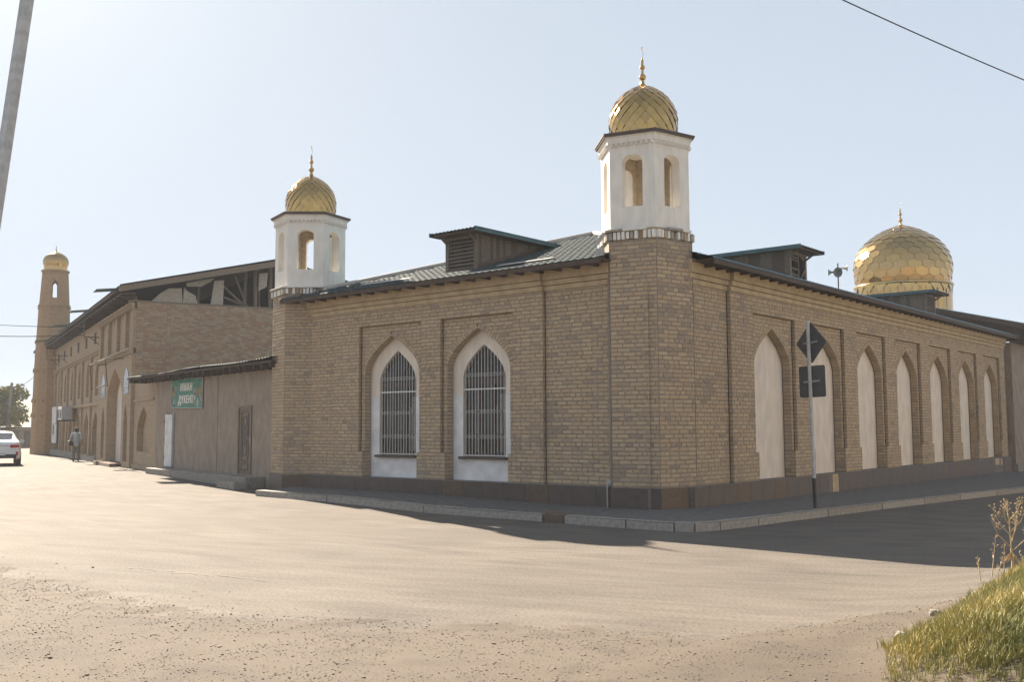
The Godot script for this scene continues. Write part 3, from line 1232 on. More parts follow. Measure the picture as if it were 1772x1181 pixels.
# dome outline: radius against height, 0..1 up the dome
func dome_r(s: float) -> float:
	# swells a little above the base, then closes to an ogee point
	var p := [Vector2(0.0, 0.945), Vector2(0.12, 0.975), Vector2(0.27, 1.0), Vector2(0.42, 0.985), Vector2(0.56, 0.915), Vector2(0.69, 0.79), Vector2(0.80, 0.62), Vector2(0.89, 0.42), Vector2(0.95, 0.24), Vector2(1.0, 0.06)]
	for i in p.size() - 1:
		if s <= p[i + 1].x:
			var f: float = (s - p[i].x) / (p[i + 1].x - p[i].x)
			var a: Vector2 = p[maxi(i - 1, 0)]
			var d: Vector2 = p[mini(i + 2, p.size() - 1)]
			return lerpf(p[i].y, p[i + 1].y, f) if i == 0 else cubic_interpolate(p[i].y, p[i + 1].y, a.y, d.y, f)
	return 0.06


func dome_core(r: float, h: float, seg: int, shrink := 0.985) -> MB:
	var prof := []
	for i in 25:
		prof.append(Vector2(r * shrink * dome_r(i / 24.0), h * i / 24.0))
	prof.append(Vector2(0, h))
	var b := MB.new()
	b.lathe(prof, seg)
	return b


# overlapping metal scales; hexagonal or diamond, each a piece of its own
func dome_scales(parent: Node3D, r: float, h: float, count: int, rows: int, hexa: bool, mats: Array, s0 := 0.0) -> void:
	# rows evenly along the outline
	var arc := [0.0]
	for i in 200:
		var a := Vector2(r * dome_r(s0 + (1 - s0) * i / 200.0), h * (s0 + (1 - s0) * i / 200.0))
		var b := Vector2(r * dome_r(s0 + (1 - s0) * (i + 1) / 200.0), h * (s0 + (1 - s0) * (i + 1) / 200.0))
		arc.append(arc[i] + a.distance_to(b))
	var total: float = arc[200] * 0.965
	var at := func(l: float) -> Vector2:
		l = clampf(l, 0.0, arc[200])
		var k := 0
		while k < 199 and arc[k + 1] < l:
			k += 1
		var f: float = (k + (l - arc[k]) / maxf(arc[k + 1] - arc[k], 1e-6)) / 200.0
		f = s0 + (1 - s0) * f
		return Vector2(r * dome_r(f), h * f)
	var pitch := total / rows
	var jt := 0.013 if hexa else 0.045
	for j in rows:
		var lc := (j + (0.5 if hexa else 0.35)) * pitch
		var half := pitch * (0.78 if hexa else 1.05)
		var top: Vector2 = at.call(lc + half)
		var bot: Vector2 = at.call(lc - half)
		var mid: Vector2 = at.call(lc)
		var da := PI / count
		var tv := Vector3(0, top.y, top.x - 0.004)
		var bv := Vector3(0, bot.y, bot.x + 0.006 * r + 0.016)
		if lc - half < 0:
			bv = Vector3(0, 0.0, bot.x + 0.016)
		var c := (tv + bv) * 0.5
		var w := mid.x * tan(da) * (0.975 if hexa else 0.955)
		var b := MB.new()
		var up := (tv - bv)
		var hl := up.length() * 0.5
		up = up.normalized()
		var nn := Vector3.RIGHT.cross(up)
		var bulge := maxf(mid.x - Vector2(c.z, 0).length(), 0.0)
		var poly: PackedVector2Array
		if hexa:
			var wt: float = (at.call(lc + half * 0.5) as Vector2).x * tan(da) * (0.975 if hexa else 0.955)
			var wb: float = (at.call(lc - half * 0.5) as Vector2).x * tan(da) * (0.975 if hexa else 0.955)
			poly = PackedVector2Array([Vector2(0, -hl), Vector2(wb, -hl * 0.5), Vector2(wt, hl * 0.5), Vector2(0, hl), Vector2(-wt, hl * 0.5), Vector2(-wb, -hl * 0.5)])
		elif lc - half < 0:
			poly = PackedVector2Array([Vector2(-w * 0.98, -hl), Vector2(w * 0.98, -hl), Vector2(w, 0), Vector2(0, hl), Vector2(-w, 0)])
		else:
			poly = PackedVector2Array([Vector2(0, -hl), Vector2(w, 0), Vector2(0, hl), Vector2(-w, 0)])
		b.extrude(poly, 0.006, Transform3D(Basis(Vector3.RIGHT, up, nn), Vector3.ZERO))
		# folded rim along the lower edges
		var m := b.mesh()
		for i in count:
			var th := TAU * (i + (0.5 if j % 2 else 0.0)) / count
			var turn := Basis(Vector3.UP, th)
			var jit := Basis(Vector3.RIGHT, rng.randf_range(-jt, jt)) * Basis(Vector3.UP, rng.randf_range(-jt, jt))
			inst("scale", m, mats[rng.randi() % mats.size()], parent, Transform3D(turn * jit, turn * (c + nn * (bulge * 0.8))))


func finial(t: Node3D, y: float, k: float, face: float) -> void:
	var f := Node3D.new()
	f.position = Vector3(0, y, 0)
	put(f, "finial", t)
	var b := MB.new()
	b.lathe([Vector2(0.11 * k, -0.05 * k), Vector2(0.045 * k, 0.04 * k), Vector2(0.032 * k, 0.12 * k), Vector2(0.026 * k, 0.52 * k), Vector2(0.012 * k, 0.62 * k), Vector2(0, 0.62 * k)], 12)
	obj("rod", b, M.gold, f)
	for q: Array in [[0.18, 0.078], [0.40, 0.058], [0.54, 0.032]]:
		b = MB.new()
		var prof := []
		for i in 11:
			var a := PI * i / 10.0
			prof.append(Vector2(q[1] * k * sin(a), q[0] * k - q[1] * k * cos(a) * 0.92))
		b.lathe(prof, 16)
		obj("ball", b, M.gold, f)
	# crescent, seen nearly edge on
	var pts := PackedVector2Array()
	for i in 15:
		var a := -1.1 + 4.4 * i / 14.0
		pts.append(Vector2(0.105 * k * cos(a), 0.75 * k + 0.105 * k * sin(a)))
	for i in range(14, -1, -1):
		var a := -1.0 + 4.2 * i / 14.0
		pts.append(Vector2(0.018 * k + 0.082 * k * cos(a), 0.765 * k + 0.088 * k * sin(a)))
	b = MB.new()
	b.extrude(pts, 0.012, Transform3D(Basis(Vector3.UP, face), Vector3(0, 0, 0)))
	obj("crescent", b, M.silver, f)


func corner_minaret(label: String, at: Vector3, a0: float, y_off: float, faces: Array, R: float, dome_h: float, dome_rad: float, low: float, cres: float) -> void:
	var t := thing("corner_minaret", label, "minaret", at, 0.0, "gold domed corner minarets of the brick mosque")
	# shaft: six brick faces
	var ys := 5.27 + y_off
	var mort := MB.new()
	var shaft := MeshInstance3D.new()
	put(shaft, "shaft", t)
	for k in 6:
		var p := hexv(R, a0 - 60.0 * (k + 1), 0)
		var q := hexv(R, a0 - 60.0 * k, 0)
		var u := (q - p).normalized()
		if k in faces:
			brickwall(t, shaft, mort, p, u, 0.40, ys, func(_y: float) -> Array: return [Vector2(0.003, R - 0.003)], 0, 0.22)
		else:
			mort.quad(p + Vector3.UP * 0.4, q + Vector3.UP * 0.4, q + Vector3.UP * ys, p + Vector3.UP * ys)
	shaft.mesh = mort.mesh()
	shaft.material_override = M.mortar
	# plinth slabs
	var pb := MB.new()
	pb.lathe([Vector2(R + 0.012, -0.5), Vector2(R + 0.012, 0.395), Vector2(0, 0.395)], 6, Transform3D(), true, deg_to_rad(a0))
	var pl := obj("plinth", pb, M.grout, t)
	for k: int in faces:
		var p := hexv(R + 0.035, a0 - 60.0 * (k + 1), 0)
		var q := hexv(R + 0.035, a0 - 60.0 * k, 0)
		var u := (q - p).normalized()
		var n := u.cross(Vector3.UP)
		var len_ := p.distance_to(q)
		var b := MB.new()
		var lo := low - 0.05
		b.cbox(Vector3(len_ - 0.004, 0.40 - lo, 0.02), 0.003, Transform3D(Basis(u, Vector3.UP, n), (p + q) * 0.5 + Vector3.UP * ((0.40 + lo) * 0.5) - n * 0.006))
		obj("plinth_tile", b, (M.plinth_tile_brown if k == 5 else M.concrete if k == 1 and a0 < 30 else M.plinth_tile), pl)
	# crown of upright white blocks under a broken stone ledge
	for k in 6:
		var p := hexv(R, a0 - 60.0 * (k + 1), 0)
		var q := hexv(R, a0 - 60.0 * k, 0)
		var u := (q - p).normalized()
		var n := u.cross(Vector3.UP)
		for i in 11:
			if rng.randf() < 0.10:
				continue
			var b := MB.new()
			b.cbox(Vector3(0.066, 0.15 + rng.randf_range(-0.01, 0.012), 0.10), 0.008, Transform3D(Basis(u, Vector3.UP, n) * Basis(Vector3.BACK, rng.randf_range(-0.05, 0.05)), p.lerp(q, (i + 0.5) / 11.0) + Vector3.UP * (ys + 0.085) + n * rng.randf_range(-0.012, 0.012)))
			obj("block", b, M.lantern_white if rng.randf() < 0.72 else (M.old_stone if rng.randf() < 0.5 else pal_mat[rng.randi() % 10]), t)
		var x := 0.0
		while x < 0.98:
			var e := minf(x + rng.randf_range(0.22, 0.5), 1.0)
			if rng.randf() < 0.82:
				var b := MB.new()
				b.cbox(Vector3((e - x) * (R + 0.06) - 0.01, 0.055, 0.15 + rng.randf_range(-0.03, 0.02)), 0.012, Transform3D(Basis(u, Vector3.UP, n) * Basis(Vector3.BACK, rng.randf_range(-0.02, 0.02)), p.lerp(q, (x + e) * 0.5) * 1.03 + Vector3.UP * (ys + 0.20) - n * 0.02))
				obj("ledge_slab", b, M.old_stone if rng.randf() < 0.4 else M.lantern_white, t)
			x = e
	var cb := MB.new()
	cb.lathe([Vector2(R - 0.06, ys - 0.01), Vector2(R - 0.06, ys + 0.24), Vector2(0, ys + 0.24)], 6, Transform3D(), true, deg_to_rad(a0))
	obj("crown_core", cb, M.sand_band, t)
	# lantern: six plastered walls, an arched opening in each
	var y0 := ys + 0.225
	var H := 1.83
	var RL := R * 0.955
	var half := RL * 0.5
	for k in 6:
		var p := hexv(RL, a0 - 60.0 * (k + 1), 0)
		var q := hexv(RL, a0 - 60.0 * k, 0)
		var u := (q - p).normalized()
		var n := u.cross(Vector3.UP)
		var b := MB.new()
		var th := 0.22
		var xf := Transform3D(Basis(u, Vector3.UP, n), (p + q) * 0.5 + Vector3.UP * y0 - n * th)
		var w := 0.215
		var hs := 0.45
		var sp := 1.34
		b.extrude(PackedVector2Array([Vector2(-half, 0), Vector2(half, 0), Vector2(half, hs), Vector2(-half, hs)]), th, xf)
		var pts := PackedVector2Array([Vector2(-half, hs), Vector2(-w, hs)])
		for i in 13:
			var a := PI - PI * i / 12.0
			pts.append(Vector2(w * cos(a), sp + 0.17 * pow(sin(a), 0.8)))
		pts.append_array([Vector2(w, hs), Vector2(half, hs), Vector2(half, H), Vector2(-half, H)])
		b.extrude(pts, th, xf)
		obj("lantern_wall", b, M.lantern_white, t)
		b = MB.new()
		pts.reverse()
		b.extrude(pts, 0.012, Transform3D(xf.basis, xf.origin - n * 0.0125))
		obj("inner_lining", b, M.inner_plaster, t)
		# saw-tooth bricks under the eaves
		for i in 9:
			var tb := MB.new()
			var c := p.lerp(q, (i + 0.5) / 9.0)
			tb.extrude(PackedVector2Array([Vector2(-0.05, -0.01), Vector2(0.05, -0.01), Vector2(0, 0.075)]), 0.07, Transform3D(Basis(-u, n, Vector3.UP), c + Vector3.UP * (y0 + H - 0.135)))
			obj("saw_tooth", tb, M.lantern_white, t)
	var fl := MB.new()
	fl.lathe([Vector2(RL - 0.1, y0 - 0.02), Vector2(RL - 0.1, y0 + 0.12), Vector2(0, y0 + 0.12)], 6, Transform3D(), true, deg_to_rad(a0))
	obj("lantern_floor", fl, M.lantern_white, t)
	# cornice slab and brown tin roof with a turned-down edge
	var b := MB.new()
	b.lathe([Vector2(0, y0 + H - 0.07), Vector2(RL + 0.04, y0 + H - 0.07), Vector2(RL + 0.06, y0 + H + 0.04), Vector2(RL + 0.085, y0 + H + 0.045), Vector2(RL + 0.085, y0 + H + 0.11), Vector2(0, y0 + H + 0.11)], 6, Transform3D(), true, deg_to_rad(a0))
	obj("cornice", b, M.lantern_white, t)
	b = MB.new()
	b.lathe([Vector2(RL + 0.06, y0 + H + 0.07), Vector2(RL + 0.125, y0 + H + 0.07), Vector2(RL + 0.125, y0 + H + 0.125), Vector2(dome_rad * 0.93, y0 + H + 0.23), Vector2(0, y0 + H + 0.23)], 6, Transform3D(), true, deg_to_rad(a0))
	b.lathe([Vector2(RL + 0.12, y0 + H + 0.10), Vector2(RL + 0.145, y0 + H + 0.105), Vector2(RL + 0.145, y0 + H + 0.135), Vector2(RL + 0.09, y0 + H + 0.14)], 6, Transform3D(), true, deg_to_rad(a0))
	obj("tin_eaves", b, M.brown_metal, t)
	# dome
	var d := obj("dome", dome_core(dome_rad, dome_h, 40, 0.972), M.gold_core, t)
	d.position.y = y0 + H + 0.19
	dome_scales(d, dome_rad, dome_h, 20, 12, false, [M.gold, M.gold, M.gold_dull])
	finial(t, y0 + H + 0.19 + dome_h, 0.97, cres)
	flush_bricks(t)


func build_minarets() -> void:
	corner_minaret("nearest gold domed minaret, at the street corner between front wall and side wall", Vector3(-0.98, 0, -0.86), 45.0, 0.03, [0, 5], 0.985, 1.16, 0.70, -0.03, 1.98)
	corner_minaret("gold domed minaret at the left end of the front wall, beside the brown shop", Vector3(-11.42, 0, -0.58), 12.0, -0.19, [0, 1, 5], 0.985, 1.13, 0.665, 0.0, 2.34)


# ---------------------------------------------------------------- hall behind the side wall and the big dome
func build_rear_hall() -> void:
	var t := thing("rear_hall", "plain plastered hall with dark boarded gable behind the far end of the long side wall", "building", Vector3(-5.6, 0, -25.2))
	var b := MB.new()
	b.box(Vector3(-6.0, -1.0, -13.0), Vector3(5.72, 4.75, -0.02))
	obj("wall", b, M.clay_plaster, t)
	b = MB.new()
	b.box(Vector3(5.7, -0.9, -13.0), Vector3(5.78, 0.1, -0.05))
	obj("plinth", b, M.concrete, t)
	var ridge := 7.1
	var ey := 5.42
	var ex := 6.35
	var x := -ex
	while x < ex - 0.02:
		var w := rng.randf_range(0.13, 0.17)
		var x1 := minf(x + w, ex)
		b = MB.new()
		var h0 := ridge - (ridge - ey) * absf(x) / ex - 0.04
		var h1 := ridge - (ridge - ey) * absf(x1) / ex - 0.04
		b.extrude(PackedVector2Array([Vector2(x + 0.003, 4.78), Vector2(x1 - 0.003, 4.78), Vector2(x1 - 0.003, h1), Vector2(x + 0.003, h0)]), 0.025, Transform3D(Basis(), Vector3(0, 0, 0.05 + rng.randf_range(-0.004, 0.004))))
		obj("gable_board", b, M.dark_wood, t)
		x = x1
	for s: float in [-1.0, 1.0]:
		var rows := []
		for k in 2:
			var row := PackedVector3Array()
			for i in 141:
				var z := -13.3 + 13.65 * i / 140.0
				var p := Vector3(s * (ex + 0.15 if k == 0 else 0.0), (ey - 0.04 if k == 0 else ridge), z)
				p.y += 0.014 * sin(z * TAU / 0.19)
				row.append(p)
			if s > 0:
				row.reverse()
			rows.append(row)
		b = MB.new()
		b.grid(rows)
		obj("roof_slope", b, M.roof_metal, t)
		b = MB.new()
		var q := PackedVector2Array([Vector2(0, ridge - 0.02), Vector2(s * (ex + 0.14), ey - 0.06), Vector2(s * (ex + 0.14), ey - 0.26), Vector2(0, ridge - 0.22)])
		b.extrude(q, 0.03, Transform3D(Basis(), Vector3(0, 0, 0.3)))
		obj("verge_board", b, M.dark_wood, t)
	b = MB.new()
	b.box(Vector3(5.74, 4.74, -13.0), Vector3(6.4, 4.80, 0.28))
	obj("soffit", b, M.dark_wood, t)
	b = MB.new()
	b.box(Vector3(6.3, 4.80, -13.0), Vector3(6.36, 5.40, 0.26))
	obj("eaves_board", b, M.dark_wood, t)


func build_main_dome() -> void:
	var y := 7.98
	var t := thing("main_dome", "largest gold dome, of hexagonal metal scales on a drum, behind the right roof", "dome", Vector3(-5.6, 5.2, -30.5))
	y -= 5.2
	var R := 2.14
	var H := 2.92
	var b := MB.new()
	b.lathe([Vector2(R * 0.955, 0), Vector2(R * 0.955, y)], 40)
	var drum := obj("drum", b, M.gold_core, t)
	var n := 44
	for i in n:
		b = MB.new()
		var w := R * 0.97 * tan(PI / n) - 0.004
		b.cbox(Vector3(w * 2, y - 0.1, 0.012), 0.003)
		var m := b.mesh()
		var turn := Basis(Vector3.UP, TAU * i / n)
		inst("drum_panel", m, [M.gold, M.gold_dull][rng.randi() % 2], drum, Transform3D(turn * Basis(Vector3.UP, rng.randf_range(-0.05, 0.05)) * Basis(Vector3.RIGHT, rng.randf_range(-0.015, 0.015)), turn * Vector3(0, y * 0.5 - 0.06, R * 0.972)))
	for i in n / 2:
		b = MB.new()
		b.extrude(PackedVector2Array([Vector2(-0.29, 0.0), Vector2(0, -0.34), Vector2(0.29, 0.0)]), 0.008, Transform3D())
		var turn := Basis(Vector3.UP, TAU * (i + 0.5) / (n / 2))
		inst("drum_scale", b.mesh(), [M.gold, M.gold_pale][i % 2], drum, Transform3D(turn * Basis(Vector3.RIGHT, 0.02), turn * Vector3(0, y - 0.06, R * 0.988)))
	b = MB.new()
	var prof := []
	for i in 9:
		var a := -PI / 2 + PI * i / 8.0
		prof.append(Vector2(R * 0.985 + 0.075 * cos(a), y + 0.075 * sin(a)))
	b.lathe(prof, 64)
	obj("ring_moulding", b, M.gold_pale, t)
	var d := obj("dome", dome_core(R, H, 64, 0.978), M.gold_core, t)
	d.position.y = y
	dome_scales(d, R, H, 22, 12, true, [M.gold, M.gold_dull])
	finial(t, y + H, 1.28, 1.35)


# ---------------------------------------------------------------- plastered shop annex
const SHOP_AT := Vector3(-12.1, 0, -0.3)
const SHOP_TURN := -0.20944


func build_annex() -> void:
	var t := thing("shop_annex", "low brown plastered shop with lean-to roof between mosque and two storey brick building", "shop", SHOP_AT, SHOP_TURN)
	var b := MB.new()
	b.extrude(PackedVector2Array([Vector2(-9.5, -0.2), Vector2(0.3, -0.2), Vector2(0.3, 3.34), Vector2(-9.5, 3.24)]), 0.35, Transform3D(Basis(), Vector3(0, 0, -0.35)))
	obj("wall", b, M.clay_plaster, t)
	b = MB.new()
	b.cbox(Vector3(0.10, 3.2, 0.02), 0.008, Transform3D(Basis(), Vector3(-4.62, 1.7, 0.006)))
	obj("plaster_seam", b, M.clay_plaster, t)
	# return wall towards the brick front
	b = MB.new()
	var c0 := Vector3(-9.42, 0, 0)
	var c1 := t.transform.affine_inverse() * Vector3(-22.11, 0, -2.48)
	var d := (c1 - c0)
	var nn := Vector3(d.z, 0, -d.x).normalized()
	if nn.z < 0:
		nn = -nn
	b.quad(Vector3(c1.x, 0.0, c1.z), c0, c0 + Vector3.UP * 3.3, Vector3(c1.x, 3.45, c1.z))
	b.quad(c0 - nn * 0.3, Vector3(c1.x, 0.0, c1.z) - nn * 0.3, Vector3(c1.x, 3.45, c1.z) - nn * 0.3, c0 - nn * 0.3 + Vector3.UP * 3.3)
	obj("return_wall", b, M.clay_plaster, t)
	# lean-to roof: sheet, rafters, edge board
	b = MB.new()
	var rows := []
	for k in 2:
		var row := PackedVector3Array()
		for i in 131:
			var x := -11.6 + 12.1 * i / 130.0
			row.append(Vector3(x, 3.40 + (x + 11.6) * 0.006 + 0.55 * k + 0.018 * sin(x * TAU / 0.2) + 0.025 * sin(x * 0.9) * (1 - k), 0.62 - 4.0 * k))
		rows.append(row)
	b.grid(rows)
	obj("roof_sheet", b, M.roof_metal_dusty, t)
	b = MB.new()
	b.box(Vector3(-11.5, 3.33, -3.3), Vector3(0.42, 3.36, 0.5))
	obj("roof_boards", b, M.dark_wood, t)
	for i in 24:
		b = MB.new()
		var x := -11.3 + i * 0.5 + rng.randf_range(-0.05, 0.05)
		b.cbox(Vector3(0.07, 0.12, 0.62), 0.006, Transform3D(Basis(), Vector3(x, 3.27, 0.26 + rng.randf_range(-0.04, 0.03))))
		obj("rafter", b, M.dark_wood, t)
	b = MB.new()
	b.cbox(Vector3(11.9, 0.07, 0.03), 0.004, Transform3D(Basis(), Vector3(-5.55, 3.365, 0.56)))
	obj("edge_board", b, M.dark_wood, t)
	# brown panelled door
	var dr := Node3D.new()
	dr.position = Vector3(-2.52, 0.29, 0)
	put(dr, "panelled_door", t)
	b = MB.new()
	for s: float in [-1.0, 1.0]:
		b.box(Vector3(s * 0.44 - 0.035, 0, -0.03), Vector3(s * 0.44 + 0.035, 1.96, 0.03))
	b.box(Vector3(-0.405, 1.88, -0.03), Vector3(0.405, 1.96, 0.028))
	obj("frame", b, M.door_brown, dr)
	b = MB.new()
	b.box(Vector3(-0.404, 0.0, -0.02), Vector3(0.404, 1.879, 0.005))
	obj("leaf", b, M.door_brown, dr)
	for q: Array in [[0.25, 0.72, 0.80], [0.15, 0.56, 0.80]]:
		b = MB.new()
		var path := []
		var cy := 1.08
		for i in 33:
			var a := TAU * i / 32.0
			var ca := cos(a)
			var sa := sin(a)
			path.append(Vector3(q[0] * signf(ca) * pow(absf(ca), 0.35), cy + q[1] * signf(sa) * pow(absf(sa), 0.35), 0.008))
		b.tube(path, [0.013], 5, false)
		obj("panel_moulding", b, M.door_line, dr)
	b = MB.new()
	b.cbox(Vector3(0.06, 0.62, 0.012), 0.005, Transform3D(Basis(), Vector3(0, 1.1, 0.008)))
	for i in 7:
		b.cbox(Vector3(0.09, 0.022, 0.016), 0.004, Transform3D(Basis(Vector3.BACK, 0.6 * (1 if i % 2 else -1)), Vector3(0, 0.84 + i * 0.085, 0.009)))
	obj("carved_ornament", b, M.door_line, dr)
	b = MB.new()
	b.tube([Vector3(-0.24, 0.12, 0.007), Vector3(0.24, 0.12, 0.007), Vector3(0.24, 0.30, 0.007), Vector3(-0.24, 0.30, 0.007), Vector3(-0.24, 0.12, 0.007)], [0.012], 5, false)
	obj("lower_panel_moulding", b, M.door_line, dr)
	b = MB.new()
	b.cbox(Vector3(0.035, 0.22, 0.012), 0.004, Transform3D(Basis(), Vector3(0.34, 0.98, 0.012)))
	b.tube([Vector3(0.34, 1.02, 0.02), Vector3(0.34, 1.02, 0.055), Vector3(0.22, 1.02, 0.06)], [0.011], 6)
	obj("handle", b, M.galvanised, dr)
	# white door standing open at the left end, with its dark doorway edge
	dr = Node3D.new()
	dr.position = Vector3(-8.62, 0.33, 0.03)
	put(dr, "white_door", t)
	b = MB.new()
	b.cbox(Vector3(0.66, 1.74, 0.045), 0.006, Transform3D(Basis(Vector3.BACK, -0.012), Vector3(0, 0.87, 0.03)))
	obj("leaf", b, M.door_white, dr)
	b = MB.new()
	for s: float in [-1.0, 1.0]:
		b.box(Vector3(s * 0.37 - 0.03, -0.02, -0.03), Vector3(s * 0.37 + 0.03, 1.80, 0.012))
	obj("frame", b, M.galvanised, dr)
	for y: float in [0.3, 0.9, 1.5]:
		b = MB.new()
		b.cbox(Vector3(0.05, 0.10, 0.03), 0.005, Transform3D(Basis(), Vector3(-0.35, y, 0.05)))
		obj("hinge", b, M.door_line, dr)
	# long concrete step along the foot of the wall
	var st := thing("concrete_step", "long worn concrete step along the foot of the brown plastered shop", "step", SHOP_AT, SHOP_TURN)
	b = MB.new()
	var x := -9.2
	var pieces := [2.4, 2.1, 2.6, 1.0]
	for i in pieces.size():
		var l: float = pieces[i]
		var h := 0.29 - 0.012 * i
		b = MB.new()
		b.cbox(Vector3(l - 0.006, h + 0.3, 0.62 - 0.03 * (i % 2)), 0.02, Transform3D(Basis(Vector3.UP, 0.008 * (i - 1)), Vector3(x + l * 0.5, h * 0.5 - 0.15, 0.31)))
		obj("step_block", b, M.concrete, st)
		x += l
	b = MB.new()
	b.cbox(Vector3(1.3, 0.34, 0.42), 0.02, Transform3D(Basis(Vector3.UP, -0.03), Vector3(-1.5, -0.02, 0.80)))
	obj("lower_step", b, M.concrete, st)
	build_banner()


func build_banner() -> void:
	var t := thing("shop_banner", "green printed shop banner with pale Cyrillic lettering on the brown plastered wall", "sign", SHOP_AT + Basis(Vector3.UP, SHOP_TURN) * Vector3(-7.12, 2.74, 0.02), SHOP_TURN)
	t.rotation.z = 0.0
	var w := 2.75
	var h := 0.97
	# the print: mottled green with coloured patches where goods are pictured
	var im := Image.create(256, 96, false, Image.FORMAT_RGB8)
	var f := FastNoiseLite.new()
	f.seed = 8
	f.frequency = 0.03
	for y in 96:
		for x in 256:
			var k := f.get_noise_2d(x, y)
			var k2 := f.get_noise_2d(x * 2.3 + 300, y * 2.3)
			var c := Color(0.10, 0.42, 0.36).lerp(Color(0.25, 0.60, 0.46), clampf(0.5 + k, 0, 1))
			c = c.lerp(Color(0.10, 0.36, 0.45), clampf(k2 * 1.4, 0, 1))
			im.set_pixel(x, y, c)
	var goods := [Color(0.55, 0.36, 0.18), Color(0.72, 0.70, 0.66), Color(0.62, 0.52, 0.16), Color(0.30, 0.24, 0.20), Color(0.62, 0.62, 0.65), Color(0.45, 0.52, 0.2), Color(0.16, 0.15, 0.16)]
	for i in 34:
		var right := i % 3 != 0
		var cx := rng.randf_range(190, 250) if right else rng.randf_range(4, 36)
		var cy := rng.randf_range(30, 88)
		var rx := rng.randf_range(4, 10)
		var ry := rng.randf_range(6, 15)
		var gc: Color = goods[rng.randi() % goods.size()]
		for y in range(maxi(0, int(cy - ry)), mini(96, int(cy + ry))):
			for x in range(maxi(0, int(cx - rx)), mini(256, int(cx + rx))):
				if pow((x - cx) / rx, 2) + pow((y - cy) / ry, 2) < 1.0:
					im.set_pixel(x, y, gc.lerp(im.get_pixel(x, y), 0.25))
	var m := mat("banner_print", Color(0.92, 0.92, 0.92), 0.55)
	m.albedo_texture = ImageTexture.create_from_image(im)
	var b := MB.new()
	var corners := [Vector3(-w / 2, -h / 2 + 0.03, 0.032), Vector3(w / 2, -h / 2 - 0.01, 0.032), Vector3(w / 2, h / 2 - 0.03, 0.032), Vector3(-w / 2, h / 2 + 0.02, 0.032)]
	var uv := [Vector2(0, 1), Vector2(1, 1), Vector2(1, 0), Vector2(0, 0)]
	for k: int in [0, 2, 1, 0, 3, 2]:
		b.vert(corners[k], Vector3.BACK, uv[k])
	obj("print", b, m, t)
	b = MB.new()
	for k in 4:
		b.tube([corners[k] - Vector3(0, 0, 0.012), corners[(k + 1) % 4] - Vector3(0, 0, 0.012)], [0.018], 6)
	b.quad(corners[0] - Vector3(0, 0, 0.025), corners[1] - Vector3(0, 0, 0.025), corners[2] - Vector3(0, 0, 0.025), corners[3] - Vector3(0, 0, 0.025))
	obj("frame", b, M.galvanised, t)
	var font := SystemFont.new()
	font.font_names = PackedStringArray(["Droid Sans"])
	font.font_weight = 700
	var lm := mat("letter_paint", lin(0.75, 0.73, 0.66), 0.6)
	for q: Array in [["ИМАН", 0.20, 0.0, 0.36], ["ДYКЕНI", -0.20, -0.04, 0.36]]:
		var tm := TextMesh.new()
		tm.text = q[0]
		tm.font = font
		tm.font_size = 48
		tm.pixel_size = q[3] / 48.0
		tm.depth = 0.006
		tm.horizontal_alignment = HORIZONTAL_ALIGNMENT_CENTER
		tm.vertical_alignment = VERTICAL_ALIGNMENT_CENTER
		var li := inst("lettering", tm, lm, t)
		li.position = Vector3(q[2], q[1], 0.037)


# ---------------------------------------------------------------- two storey brick building
const LONG_AT := Vector3(-22.11, 0, -2.48)
const LONG_TURN := -0.3543


# wall strip in local axes: outline with pointed niches cut out of the front and a recessed back plane
func niche_wall(b: MB, x0: float, x1: float, y0: float, y1: float, z: float, niches: Array, back: MB, depth: float) -> void:
	var x := x0
	for q: Array in niches:      # centre, half width, bottom, spring, rise
		var c: float = q[0]
		var w: float = q[1]
		b.quad(Vector3(x, y0, z), Vector3(c - w, y0, z), Vector3(c - w, y1, z), Vector3(x, y1, z))
		if q[2] > y0 + 0.01:
			b.quad(Vector3(c - w, y0, z), Vector3(c + w, y0, z), Vector3(c + w, q[2], z), Vector3(c - w, q[2], z))
			b.quad(Vector3(c - w, q[2], z), Vector3(c + w, q[2], z), Vector3(c + w, q[2], z - depth), Vector3(c - w, q[2], z - depth))
		var pts := arch_points(w, q[4], 7)
		for i in pts.size() - 1:
			var a := Vector3(c + pts[i].x, q[3] + pts[i].y, z)
			var e := Vector3(c + pts[i + 1].x, q[3] + pts[i + 1].y, z)
			b.quad(e, a, Vector3(a.x, y1, z), Vector3(e.x, y1, z))
			b.quad(a, e, e - Vector3(0, 0, depth), a - Vector3(0, 0, depth))
		for s: float in [-1.0, 1.0]:
			var p := Vector3(c + s * w, q[2], z)
			var r := Vector3(c + s * w, q[3], z)
			if s < 0:
				b.quad(p, p - Vector3(0, 0, depth), r - Vector3(0, 0, depth), r)
			else:
				b.quad(p - Vector3(0, 0, depth), p, r, r - Vector3(0, 0, depth))
		back.quad(Vector3(c - w, q[2], z - depth), Vector3(c + w, q[2], z - depth), Vector3(c + w, q[3] + q[4], z - depth), Vector3(c - w, q[3] + q[4], z - depth))
		x = c + w
	b.quad(Vector3(x, y0, z), Vector3(x1, y0, z), Vector3(x1, y1, z), Vector3(x, y1, z))


func dentils(t: Node3D, x0: float, x1: float, y: float, z: float, step: float, h: float) -> void:
	var b := MB.new()
	var x := x0
	while x < x1:
		b.box(Vector3(x, y, z - 0.02), Vector3(x + step * 0.5, y + h, z + 0.10))
		x += step
	b.box(Vector3(x0, y + h + 0.001, z - 0.02), Vector3(x1, y + h + 0.075, z + 0.14))
	obj("dentil_course", b, M.far_brick, t)


